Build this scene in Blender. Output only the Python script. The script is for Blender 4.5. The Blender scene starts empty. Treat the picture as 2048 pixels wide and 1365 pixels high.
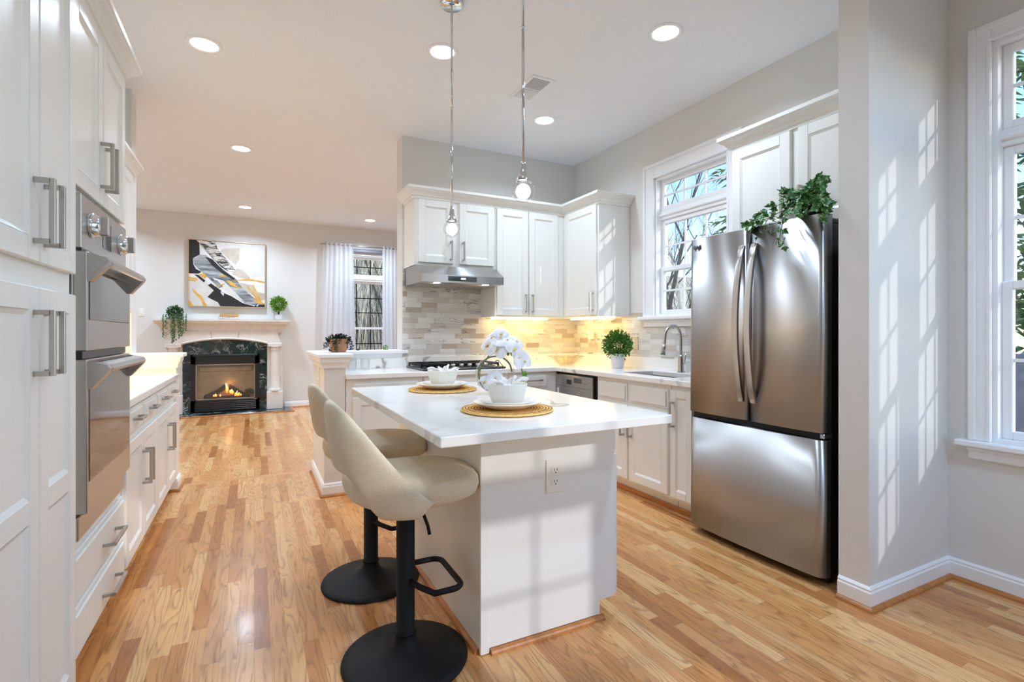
import bpy, bmesh, math, random
from mathutils import Vector, Matrix
D = bpy.data; SC = bpy.context.scene; COL = SC.collection
PI = math.pi
# ------------------------------------------------------------------ camera
F_PX = 1009.0; TH = math.atan(515.5 / F_PX)
cam_d = D.cameras.new('camera'); cam = D.objects.new('camera', cam_d); COL.objects.link(cam)
cam.location = (0, 0, 1.215); cam.rotation_euler = (PI / 2, 0, -TH)
cam_d.sensor_width = 36; cam_d.lens = F_PX * 36 / 2048; cam_d.shift_y = -(682.5 - 667) / 2048
cam_d.clip_start = 0.05; cam_d.clip_end = 200
SC.camera = cam
# ------------------------------------------------------------------ exposure, sky, sun
SC.view_settings.view_transform = 'Standard'; SC.view_settings.look = 'None'
SC.view_settings.exposure = 0.28; SC.view_settings.gamma = 1.0; SC.view_settings.use_curve_mapping = False
SC.cycles.max_bounces = 14; SC.cycles.diffuse_bounces = 7; SC.cycles.glossy_bounces = 5
SC.cycles.transparent_max_bounces = 24; SC.cycles.transmission_bounces = 8
SC.cycles.sample_clamp_indirect = 6.0; SC.cycles.caustics_reflective = False; SC.cycles.caustics_refractive = False
SUN_DIR = Vector((-0.45, 1.0, -0.41)).normalized()
SUN_W = 1.2; SKY_W = 0.44
LAMP_W = 10.0; PEND_W = 9.2; WARM_W = 1.9
LAMP_C = (.80, .99, 1.21); NOOK_FILL_C = (.64, .97, 1.39); FAM_C = (.76, 1.0, 1.27); LAMP_SPREAD = math.radians(145)
W = D.worlds.new('world'); SC.world = W; W.use_nodes = True
wn = W.node_tree.nodes; wl = W.node_tree.links
sky = wn.new('ShaderNodeTexSky'); sky.sky_type = 'NISHITA'; sky.sun_disc = False
sky.sun_elevation = math.asin(-SUN_DIR.z); sky.sun_rotation = math.atan2(-SUN_DIR.x, -SUN_DIR.y)
sky.air_density = 1.0; sky.dust_density = 0.1; sky.ozone_density = 3.5
wl.new(sky.outputs[0], wn['Background'].inputs[0]); wn['Background'].inputs[1].default_value = SKY_W
sd = D.lights.new('sun', 'SUN'); sd.energy = SUN_W; sd.angle = math.radians(0.7); sd.color = (1, .98, .96)
so = D.objects.new('sun', sd); COL.objects.link(so); so.location = (6, -10, 8)
so.rotation_euler = SUN_DIR.to_track_quat('-Z', 'Y').to_euler()

# ------------------------------------------------------------------ material helpers
def node(nt, typ, props=None, **ins):
    n = nt.nodes.new(typ)
    for k, v in (props or {}).items(): setattr(n, k, v)
    for k, v in ins.items():
        s = n.inputs[int(k[1:])] if k[0] == 'i' and k[1:].isdigit() else n.inputs[k.replace('_', ' ')]
        if isinstance(v, bpy.types.NodeSocket): nt.links.new(v, s)
        else: s.default_value = v
    return n
def c4(c): return (c[0], c[1], c[2], 1.0)
def srgb(r, g, b):
    f = lambda v: (v / 255 / 12.92) if v / 255 <= .04045 else ((v / 255 + .055) / 1.055) ** 2.4
    return (f(r), f(g), f(b))
def new_mat(name):
    m = D.materials.new(name); m.use_nodes = True; nt = m.node_tree
    return m, nt, nt.nodes['Principled BSDF'], nt.nodes['Material Output']
def math_(nt, op, a, b=0.0, c=None):
    kw = dict(i0=a, i1=b)
    if c is not None: kw['i2'] = c
    return node(nt, 'ShaderNodeMath', dict(operation=op), **kw).outputs[0]
def ramp(nt, fac, stops, interp='LINEAR'):
    r = node(nt, 'ShaderNodeValToRGB', Fac=fac); r.color_ramp.interpolation = interp
    e = r.color_ramp.elements
    while len(e) < len(stops): e.new(0.5)
    for i, (p, c) in enumerate(stops):
        e[i].position = p; e[i].color = c4(c) if len(c) == 3 else c
    return r.outputs[0]
def mixc(nt, fac, a, b, typ='MIX'):
    n = node(nt, 'ShaderNodeMix', dict(data_type='RGBA', blend_type=typ))
    for idx, v in ((0, fac), (6, a), (7, b)):
        if isinstance(v, bpy.types.NodeSocket): nt.links.new(v, n.inputs[idx])
        else: n.inputs[idx].default_value = c4(v) if idx > 0 and len(v) == 3 else v
    return n.outputs[2]
def coords(nt, scale=(1, 1, 1), out='Object'):
    tc = node(nt, 'ShaderNodeTexCoord')
    return node(nt, 'ShaderNodeMapping', Vector=tc.outputs[out], Scale=scale).outputs[0]
def noise(nt, vec, scale, detail=3.0, rough=.5, dist=0.0):
    return node(nt, 'ShaderNodeTexNoise', Vector=vec, Scale=scale, Detail=detail, Roughness=rough, Distortion=dist).outputs[0]
def bump(nt, height, strength, dist=0.002):
    return node(nt, 'ShaderNodeBump', Height=height, Strength=strength, Distance=dist).outputs[0]
def mat(name, col, rough=.5, metal=0.0, var=.06, vs=6.0, bs=0.0, bscale=200.0, stretch=(1, 1, 1), **kw):
    m, nt, p, o = new_mat(name)
    v = coords(nt, stretch)
    n = noise(nt, v, vs, 4)
    lo = tuple(max(0, x * (1 - var)) for x in col); hi = tuple(min(1, x * (1 + var)) for x in col)
    nt.links.new(ramp(nt, n, [(.3, lo), (.7, hi)]), p.inputs['Base Color'])
    p.inputs['Roughness'].default_value = rough; p.inputs['Metallic'].default_value = metal
    if bs: nt.links.new(bump(nt, noise(nt, v, bscale, 2), bs), p.inputs['Normal'])
    for k, x in kw.items(): p.inputs[k.replace('_', ' ')].default_value = x
    return m
def emit(name, col, strength):
    m, nt, p, o = new_mat(name)
    n = noise(nt, coords(nt), 30.0, 1)
    nt.links.new(ramp(nt, n, [(.2, tuple(x * .95 for x in col)), (.8, col)]), p.inputs['Emission Color'])
    p.inputs['Base Color'].default_value = c4(col)
    p.inputs['Emission Strength'].default_value = strength
    return m
def thin_glass(name, tint=(1, 1, 1), edge=.0, ior=1.45, rough=0.0, wob=0.0):
    m, nt, p, o = new_mat(name); nt.nodes.remove(p)
    t = node(nt, 'ShaderNodeBsdfTransparent', Color=c4(tint))
    g = node(nt, 'ShaderNodeBsdfGlossy', Color=(1, 1, 1, 1), Roughness=rough)
    back = node(nt, 'ShaderNodeNewGeometry').outputs['Backfacing']
    ri = math_(nt, 'ADD', ior, math_(nt, 'MULTIPLY', back, 1.0 / ior - ior))
    if wob:
        bn = bump(nt, noise(nt, coords(nt), 60.0, 2), wob, .004); nt.links.new(bn, g.inputs['Normal'])
        fr = node(nt, 'ShaderNodeFresnel', IOR=ri, Normal=bn).outputs[0]
    else: fr = node(nt, 'ShaderNodeFresnel', IOR=ri).outputs[0]
    src = t.outputs[0]
    if edge:
        lw = node(nt, 'ShaderNodeLayerWeight', Blend=.35).outputs['Facing']
        f2 = math_(nt, 'MULTIPLY', math_(nt, 'POWER', lw, 2.5), edge)
        d = node(nt, 'ShaderNodeBsdfTransparent', Color=(.58, .60, .61, 1))
        src = node(nt, 'ShaderNodeMixShader', i0=f2, i1=t.outputs[0], i2=d.outputs[0]).outputs[0]
    mx = node(nt, 'ShaderNodeMixShader', i0=fr, i1=src, i2=g.outputs[0])
    nt.links.new(mx.outputs[0], o.inputs['Surface'])
    return m

M = {}
M['wall'] = mat('wall_paint', srgb(225, 223, 219), .55, var=.012, bs=.05, bscale=350)
M['ceiling'] = mat('ceiling_paint', srgb(241, 244, 248), .7, var=.006)
M['white'] = mat('white_cabinet_paint', srgb(236, 236, 232), .32, var=.012, vs=3, bs=.10, bscale=60, stretch=(6, 6, .5))
M['trim'] = mat('white_trim_paint', srgb(244, 245, 247), .35, var=.01)
M['island'] = mat('island_paint', srgb(238, 239, 238), .4, var=.012)
M['nickel'] = mat('satin_nickel', (.50, .48, .45), .3, 1.0, var=.05, vs=40)
M['chrome'] = mat('chrome', (.72, .74, .77), .08, 1.0, var=.02)
M['black'] = mat('black_metal', (.009, .009, .0095), .6, 0, var=.2, bs=.05, bscale=500, Specular_IOR_Level=.25)
M['dark'] = mat('dark_enamel', (.01, .011, .012), .3, var=.2)
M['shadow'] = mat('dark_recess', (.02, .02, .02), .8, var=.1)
M['fabric'] = None
M['ceramic'] = mat('white_ceramic', srgb(244, 240, 232), .25, var=.02)
M['napkin'] = mat('white_linen', srgb(247, 243, 240), .85, var=.02, bs=.2, bscale=900)
M['potwhite'] = mat('white_pot', srgb(225, 226, 230), .45, var=.03)
M['stone'] = mat('pale_limestone', srgb(229, 223, 216), .65, var=.05, vs=14, bs=.15, bscale=120)
M['stonej'] = mat('limestone_joint', srgb(150, 140, 128), .8)
M['soil'] = mat('soil', (.03, .02, .012), .95, var=.4, vs=60, bs=.6, bscale=150)
M['leaf'] = mat('boxwood_leaf', (.07, .22, .025), .45, var=.65, vs=55)
M['leaf2'] = mat('topiary_leaf', (.16, .36, .03), .5, var=.6, vs=50)
M['leafd'] = mat('trailing_leaf', (.045, .13, .03), .5, var=.6, vs=50)
M['leafk'] = mat('dark_succulent_leaf', (.012, .03, .014), .5, var=.6, vs=60)
M['stem'] = mat('green_stem', (.10, .13, .03), .55, var=.4, vs=40)
M['bark'] = mat('bark', (.88, .62, .45), .9, var=.5, vs=20, bs=.5, bscale=60, stretch=(1, 1, .2))  # base colour brightened so the outdoor trees and brush look sunlit
M['barkd'] = mat('dark_bark', (.09, .07, .055), .9, var=.5, vs=20, bs=.5, bscale=60, stretch=(1, 1, .2))
M['needle'] = mat('conifer_needles', (.14, .22, .07), .7, var=.7, vs=3)
M['curtain'] = None
M['gold'] = mat('gold_frame', (.62, .47, .30), .35, .6, var=.1)
M['plate'] = mat('outlet_plastic', srgb(240, 238, 230), .35, var=.01)
M['plated'] = mat('beige_plate', srgb(214, 200, 176), .5, var=.02)
M['ink'] = mat('slot_black', (.02, .02, .02), .6)
M['glass'] = thin_glass('window_glass')
M['bowlglass'] = thin_glass('clear_bowl_glass', (.97, .98, .98), .95, 1.5)
M['dishglass'] = thin_glass('fluted_dish_glass', (.93, .88, .78), .95, 1.7, .05, .35)
M['globeglass'] = thin_glass('pendant_bubble_glass', (.97, .98, .99), .9, 1.5, 0, .5)
M['fireglass'] = thin_glass('firebox_glass', (.9, .88, .85), 0, 1.45)
M['lens'] = emit('downlight_lens', (1, .97, .92), 9.0)
M['bulb'] = emit('pendant_bulb', (1, .93, .82), 14.0)
M['warmled'] = emit('warm_led', (1, .72, .35), 8.0)
M['hoodled'] = emit('hood_lamp', (1, .95, .85), 6.0)
M['ceram_fire'] = mat('firebox_brick', srgb(196, 182, 158), .9, var=.08, vs=10)
M['log'] = mat('charred_log', (.06, .055, .055), .9, var=.5, vs=15, bs=.6, bscale=50)
M['oakshoe'] = mat('oak_shoe_moulding', srgb(186, 120, 62), .35, var=.25, vs=12, stretch=(3, .3, 3))
M['ledge'] = mat('hill_leaf_litter', (.90, .61, .40), .95, var=.35, vs=5)  # sunlight put into the colour: hillside paler and warmer than plain litter
M['fence'] = mat('grey_fence_board', (.24, .23, .28), .8, var=.15)
M['terra'] = mat('tan_basket_pot', srgb(176, 128, 92), .75, var=.12, vs=30)
M['bookw'] = mat('pink_white_cover', srgb(222, 205, 198), .6)
M['booko'] = mat('tan_cover', srgb(214, 168, 96), .6)
M['page'] = mat('book_pages', srgb(235, 228, 212), .8, var=.05, vs=200, stretch=(1, 1, 20))

def fabric():
    m, nt, p, o = new_mat('beige_boucle_fabric')
    v = coords(nt)
    a = noise(nt, v, 420.0, 3); b = noise(nt, v, 9.0, 2)
    f = math_(nt, 'ADD', math_(nt, 'MULTIPLY', a, .7), math_(nt, 'MULTIPLY', b, .3))
    nt.links.new(ramp(nt, f, [(.3, srgb(200, 184, 156)), (.7, srgb(238, 224, 200))]), p.inputs['Base Color'])
    p.inputs['Roughness'].default_value = .95; p.inputs['Sheen Weight'].default_value = .25
    nt.links.new(bump(nt, a, .5, .003), p.inputs['Normal'])
    return m
M['fabric'] = fabric()
def curtain():
    m, nt, p, o = new_mat('sheer_white_curtain'); nt.nodes.remove(p)
    v = coords(nt); n = noise(nt, v, 700.0, 1)
    col = ramp(nt, n, [(.3, (.86, .86, .88)), (.7, (.95, .95, .96))])
    d = node(nt, 'ShaderNodeBsdfDiffuse', Color=col); t = node(nt, 'ShaderNodeBsdfTranslucent', Color=col)
    tr = node(nt, 'ShaderNodeBsdfTransparent', Color=(.97, .97, 1, 1))
    a = node(nt, 'ShaderNodeMixShader', i0=.45, i1=d.outputs[0], i2=t.outputs[0])
    b = node(nt, 'ShaderNodeMixShader', i0=.16, i1=a.outputs[0], i2=tr.outputs[0])
    nt.links.new(b.outputs[0], o.inputs['Surface'])
    return m
M['curtain'] = curtain()
def stainless(name, col=(.46, .455, .45), rough=.36, aniso=.9, sx=(1, 1, 1)):
    m, nt, p, o = new_mat(name)
    v = coords(nt, sx); n = noise(nt, v, 260.0, 3)
    nt.links.new(ramp(nt, n, [(.3, tuple(x * .985 for x in col)), (.7, tuple(min(1, x * 1.015) for x in col))]), p.inputs['Base Color'])
    p.inputs['Metallic'].default_value = 1.0
    nt.links.new(ramp(nt, n, [(.2, (rough * .97,) * 3), (.8, (rough * 1.03,) * 3)]), p.inputs['Roughness'])
    p.inputs['Anisotropic'].default_value = aniso
    p.inputs['Anisotropic Rotation'].default_value = .25
    tg = node(nt, 'ShaderNodeTangent', dict(direction_type='RADIAL', axis='Z'))
    nt.links.new(tg.outputs[0], p.inputs['Tangent'])
    return m
M['steel'] = stainless('brushed_stainless', sx=(.04, .04, 1))
M['steelo'] = stainless('oven_stainless', (.50, .485, .47), .33, .3, (.04, .04, 1))
M['ovenglass'] = mat('oven_dark_glass', (.035, .037, .04), .06, 0, var=.05, Specular_IOR_Level=.9, IOR=1.75)
def quartz():
    m, nt, p, o = new_mat('white_veined_quartz')
    v = coords(nt)
    w = node(nt, 'ShaderNodeTexNoise', Vector=v, Scale=1.1, Detail=3.0)
    vv = node(nt, 'ShaderNodeMix', dict(data_type='VECTOR')); vv.inputs[0].default_value = .35
    nt.links.new(v, vv.inputs[4]); nt.links.new(w.outputs[1], vv.inputs[5])
    n = noise(nt, vv.outputs[1], 2.1, 4, .55)
    line = math_(nt, 'ABSOLUTE', math_(nt, 'SUBTRACT', n, .5))
    vein = ramp(nt, line, [(0.0, (1, 1, 1)), (.006, (.75, .75, .75)), (.016, (0, 0, 0))])
    msk = ramp(nt, noise(nt, v, 1.3, 2), [(.5, (0, 0, 0)), (.64, (1, 1, 1))])
    soft = ramp(nt, line, [(0, (.2, .2, .2)), (.06, (0, 0, 0))])
    f = math_(nt, 'MAXIMUM', math_(nt, 'MULTIPLY', vein, msk), math_(nt, 'MULTIPLY', soft, .35))
    nt.links.new(mixc(nt, f, srgb(244, 243, 241), srgb(150, 147, 144)), p.inputs['Base Color'])
    p.inputs['Roughness'].default_value = .16
    return m
M['quartz'] = quartz()
def green_marble():
    m, nt, p, o = new_mat('green_black_marble')
    v = coords(nt)
    w = node(nt, 'ShaderNodeTexNoise', Vector=v, Scale=3.0, Detail=5.0)
    vv = node(nt, 'ShaderNodeMix', dict(data_type='VECTOR')); vv.inputs[0].default_value = .4
    nt.links.new(v, vv.inputs[4]); nt.links.new(w.outputs[1], vv.inputs[5])
    n = noise(nt, vv.outputs[1], 7.0, 6, .65)
    line = math_(nt, 'ABSOLUTE', math_(nt, 'SUBTRACT', n, .5))
    vein = ramp(nt, line, [(0.0, (.9, .9, .9)), (.02, (.2, .2, .2)), (.05, (0, 0, 0))])
    msk = ramp(nt, noise(nt, v, 5.0, 3), [(.45, (0, 0, 0)), (.62, (1, 1, 1))])
    base = ramp(nt, noise(nt, v, 6.0, 5), [(.35, (.006, .010, .012)), (.7, (.02, .055, .055))])
    nt.links.new(mixc(nt, math_(nt, 'MULTIPLY', vein, msk), base, (.62, .72, .70)), p.inputs['Base Color'])
    p.inputs['Roughness'].default_value = .12
    return m
M['marble'] = green_marble()
def planks():
    m, nt, p, o = new_mat('red_oak_strip_floor')
    tc = node(nt, 'ShaderNodeTexCoord'); sp = node(nt, 'ShaderNodeSeparateXYZ', Vector=tc.outputs['Object'])
    x, y = sp.outputs[0], sp.outputs[1]
    u = math_(nt, 'DIVIDE', x, .0572); i = math_(nt, 'FLOOR', u); fu = math_(nt, 'FRACT', u)
    far = math_(nt, 'GREATER_THAN', y, 4.79)
    seed = math_(nt, 'ADD', i, math_(nt, 'MULTIPLY', far, 371.0))
    r1 = node(nt, 'ShaderNodeTexWhiteNoise', dict(noise_dimensions='1D'), W=seed)
    L = math_(nt, 'ADD', math_(nt, 'MULTIPLY', node(nt, 'ShaderNodeTexWhiteNoise', dict(noise_dimensions='1D'), W=math_(nt, 'ADD', seed, 57.3)).outputs[0], .5), .55)
    vq = math_(nt, 'DIVIDE', math_(nt, 'ADD', y, math_(nt, 'MULTIPLY', r1.outputs[0], 9.0)), L)
    j = math_(nt, 'FLOOR', vq); fv = math_(nt, 'FRACT', vq)
    cv = node(nt, 'ShaderNodeCombineXYZ', X=seed, Y=j, Z=3.0)
    r2 = node(nt, 'ShaderNodeTexWhiteNoise', dict(noise_dimensions='3D'), Vector=cv.outputs[0])
    R = r2.outputs[0]
    tone = ramp(nt, R, [(0.0, srgb(172, 106, 54)), (.16, srgb(204, 138, 78)), (.4, srgb(220, 158, 96)), (.65, srgb(228, 170, 108)), (.85, srgb(236, 186, 126)), (1.0, srgb(206, 140, 82))])
    # cathedral grain: contour lines of a stretched noise, shifted per board
    gx = math_(nt, 'ADD', math_(nt, 'MULTIPLY', x, 9.0), math_(nt, 'MULTIPLY', R, 77.0))
    gy = math_(nt, 'ADD', math_(nt, 'MULTIPLY', y, .9), math_(nt, 'MULTIPLY', R, 31.0))
    gv = node(nt, 'ShaderNodeCombineXYZ', X=gx, Y=gy, Z=R)
    gn = noise(nt, gv.outputs[0], 1.0, 2, .45)
    rings = math_(nt, 'FRACT', math_(nt, 'MULTIPLY', gn, 17.0))
    rl = ramp(nt, rings, [(0, (0, 0, 0)), (.55, (.12, .12, .12)), (.86, (1, 1, 1)), (1.0, (0, 0, 0))])
    fine = noise(nt, node(nt, 'ShaderNodeCombineXYZ', X=math_(nt, 'MULTIPLY', x, 300.0), Y=math_(nt, 'MULTIPLY', y, 9.0), Z=R).outputs[0], 1.0, 3, .6)
    pore = ramp(nt, fine, [(.42, (0, 0, 0)), (.62, (1, 1, 1))])
    g = math_(nt, 'MULTIPLY', rl, math_(nt, 'ADD', .35, math_(nt, 'MULTIPLY', pore, .5)))
    c1 = mixc(nt, math_(nt, 'MULTIPLY', g, .85), tone, srgb(124, 70, 32))
    c1 = mixc(nt, math_(nt, 'MULTIPLY', pore, .10), c1, srgb(150, 92, 48))
    edge = math_(nt, 'MAXIMUM', math_(nt, 'GREATER_THAN', math_(nt, 'ABSOLUTE', math_(nt, 'SUBTRACT', fu, .5)), .486), math_(nt, 'GREATER_THAN', math_(nt, 'ABSOLUTE', math_(nt, 'SUBTRACT', fv, .5)), .4985))
    seam = math_(nt, 'LESS_THAN', math_(nt, 'ABSOLUTE', math_(nt, 'SUBTRACT', y, 4.79)), .028)
    c2 = mixc(nt, math_(nt, 'MULTIPLY', edge, .45), c1, srgb(120, 72, 36))
    c3 = mixc(nt, seam, c2, mixc(nt, math_(nt, 'MULTIPLY', pore, .3), srgb(214, 160, 106), srgb(170, 112, 62)))
    nt.links.new(c3, p.inputs['Base Color'])
    nt.links.new(ramp(nt, noise(nt, tc.outputs['Object'], 3.0, 3), [(.3, (.2, .2, .2)), (.7, (.32, .32, .32))]), p.inputs['Roughness'])
    p.inputs['Coat Weight'].default_value = .12; p.inputs['Coat Roughness'].default_value = .12
    h = math_(nt, 'SUBTRACT', math_(nt, 'MULTIPLY', g, -.25), math_(nt, 'MULTIPLY', edge, 1.0))
    nt.links.new(bump(nt, h, .25, .0015), p.inputs['Normal'])
    return m
M['floor'] = planks()
def tiles(name, ax):
    m, nt, p, o = new_mat(name)
    tc = node(nt, 'ShaderNodeTexCoord'); sp = node(nt, 'ShaderNodeSeparateXYZ', Vector=tc.outputs['Object'])
    x, z = sp.outputs[ax], sp.outputs[2]
    q = math_(nt, 'DIVIDE', z, .0485); i = math_(nt, 'FLOOR', q); fz = math_(nt, 'FRACT', q)
    r1 = node(nt, 'ShaderNodeTexWhiteNoise', dict(noise_dimensions='1D'), W=math_(nt, 'ADD', i, 11.0 + ax * 40)).outputs[0]
    u = math_(nt, 'DIVIDE', math_(nt, 'ADD', x, math_(nt, 'MULTIPLY', r1, 3.0)), .152)
    j = math_(nt, 'FLOOR', u); fu = math_(nt, 'FRACT', u)
    r2 = node(nt, 'ShaderNodeTexWhiteNoise', dict(noise_dimensions='3D'), Vector=node(nt, 'ShaderNodeCombineXYZ', X=i, Y=j, Z=7.7 + ax).outputs[0]).outputs[0]
    tone = ramp(nt, r2, [(0, srgb(196, 195, 194)), (.25, srgb(224, 223, 220)), (.5, srgb(234, 233, 230)), (.74, srgb(216, 212, 205)), (.88, srgb(200, 190, 178)), (.96, srgb(172, 154, 138)), (1, srgb(206, 204, 200))])
    gv = node(nt, 'ShaderNodeCombineXYZ', X=math_(nt, 'ADD', math_(nt, 'MULTIPLY', x, 4.0), math_(nt, 'MULTIPLY', r2, 50.0)), Y=math_(nt, 'MULTIPLY', z, 26.0), Z=math_(nt, 'MULTIPLY', r2, 9.0)).outputs[0]
    n = noise(nt, gv, 1.0, 5, .6)
    streak = ramp(nt, n, [(.35, (0, 0, 0)), (.75, (1, 1, 1))])
    c1 = mixc(nt, math_(nt, 'MULTIPLY', streak, .32), tone, srgb(172, 166, 158))
    line = math_(nt, 'ABSOLUTE', math_(nt, 'SUBTRACT', noise(nt, gv, .55, 4, .6, .8), .5))
    vein = ramp(nt, line, [(0, (1, 1, 1)), (.010, (.6, .6, .6)), (.02, (0, 0, 0))])
    vm = math_(nt, 'GREATER_THAN', math_(nt, 'FRACT', math_(nt, 'MULTIPLY', r2, 17.0)), .72)
    c2 = mixc(nt, math_(nt, 'MULTIPLY', math_(nt, 'MULTIPLY', vein, vm), .8), c1, srgb(82, 74, 70))
    ed = math_(nt, 'MAXIMUM', math_(nt, 'GREATER_THAN', math_(nt, 'ABSOLUTE', math_(nt, 'SUBTRACT', fu, .5)), .493), math_(nt, 'GREATER_THAN', math_(nt, 'ABSOLUTE', math_(nt, 'SUBTRACT', fz, .5)), .48))
    nt.links.new(mixc(nt, math_(nt, 'MULTIPLY', ed, .55), c2, srgb(186, 180, 172)), p.inputs['Base Color'])
    p.inputs['Roughness'].default_value = .4
    nt.links.new(bump(nt, math_(nt, 'SUBTRACT', math_(nt, 'MULTIPLY', r2, .6), ed), .35, .003), p.inputs['Normal'])
    return m
M['tilex'] = tiles('marble_strip_tile_a', 0); M['tiley'] = tiles('marble_strip_tile_b', 1)
def jute():
    m, nt, p, o = new_mat('woven_jute')
    tc = node(nt, 'ShaderNodeTexCoord')
    w = node(nt, 'ShaderNodeTexWave', dict(wave_type='RINGS', rings_direction='Z'), Vector=tc.outputs['Object'], Scale=26.0, Distortion=1.2, Detail=2.0, Detail_Scale=6.0)
    n = noise(nt, tc.outputs['Object'], 160.0, 3)
    f = math_(nt, 'ADD', math_(nt, 'MULTIPLY', w.outputs[1], .5), math_(nt, 'MULTIPLY', n, .5))
    nt.links.new(ramp(nt, f, [(.25, srgb(150, 96, 38)), (.5, srgb(220, 162, 78)), (.75, srgb(248, 206, 124))]), p.inputs['Base Color'])
    p.inputs['Roughness'].default_value = .9
    nt.links.new(bump(nt, f, .9, .006), p.inputs['Normal'])
    return m
M['jute'] = jute()
def leaf_ivy():
    m, nt, p, o = new_mat('variegated_ivy_leaf')
    n = noise(nt, coords(nt), 70.0, 2)
    nt.links.new(ramp(nt, n, [(.3, (.02, .10, .02)), (.55, (.06, .24, .05)), (.66, (.55, .62, .42)), (.8, (.75, .78, .62))]), p.inputs['Base Color'])
    p.inputs['Roughness'].default_value = .4
    return m
M['ivy'] = leaf_ivy()
def petal():
    m, nt, p, o = new_mat('orchid_petal')
    n = noise(nt, coords(nt), 25.0, 2)
    nt.links.new(ramp(nt, n, [(.3, srgb(236, 236, 244)), (.7, srgb(252, 250, 252))]), p.inputs['Base Color'])
    p.inputs['Roughness'].default_value = .6; p.inputs['Subsurface Weight'].default_value = .25
    p.inputs['Subsurface Radius'].default_value = (.02, .02, .02)
    return m
M['petal'] = petal()
M['yellow'] = mat('orchid_lip', (.75, .5, .05), .5, var=.3)
def flame():
    m, nt, p, o = new_mat('gas_flame')
    tc = node(nt, 'ShaderNodeTexCoord'); sp = node(nt, 'ShaderNodeSeparateXYZ', Vector=tc.outputs['Generated'])
    nt.links.new(ramp(nt, sp.outputs[2], [(0, (1, .12, .02)), (.5, (1, .38, .06)), (1, (1, .7, .35))]), p.inputs['Emission Color'])
    p.inputs['Emission Strength'].default_value = 3.0; p.inputs['Base Color'].default_value = (.8, .3, .1, 1)
    return m
M['flame'] = flame()
ART = [mat('art_white', srgb(228, 227, 226), .6, var=.05, vs=9), mat('art_black', (.015, .016, .018), .5, var=.3, vs=20),
       None, None, mat('art_beige', srgb(196, 184, 168), .6, var=.1, vs=12), mat('art_gold', srgb(226, 170, 66), .45, var=.2, vs=15),
       mat('art_pale', srgb(216, 212, 206), .6, var=.08, vs=10)]
def art_streak(name, stops, sx):
    m, nt, p, o = new_mat(name)
    tc = node(nt, 'ShaderNodeTexCoord')
    mp = node(nt, 'ShaderNodeMapping', Vector=tc.outputs['Object'], Rotation=(0, math.radians(40), 0), Scale=sx)
    nt.links.new(ramp(nt, noise(nt, mp.outputs[0], 1.0, 5, .65), stops), p.inputs['Base Color'])
    p.inputs['Roughness'].default_value = .6
    return m
ART[2] = art_streak('art_grey_sweep', [(.3, (.03, .035, .04)), (.5, (.25, .27, .28)), (.68, (.62, .64, .65))], (2.2, 2, 14))
ART[3] = art_streak('art_speckle', [(.42, (.02, .02, .02)), (.5, (.5, .46, .4)), (.62, (.78, .74, .69))], (9, 9, 30))
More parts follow.
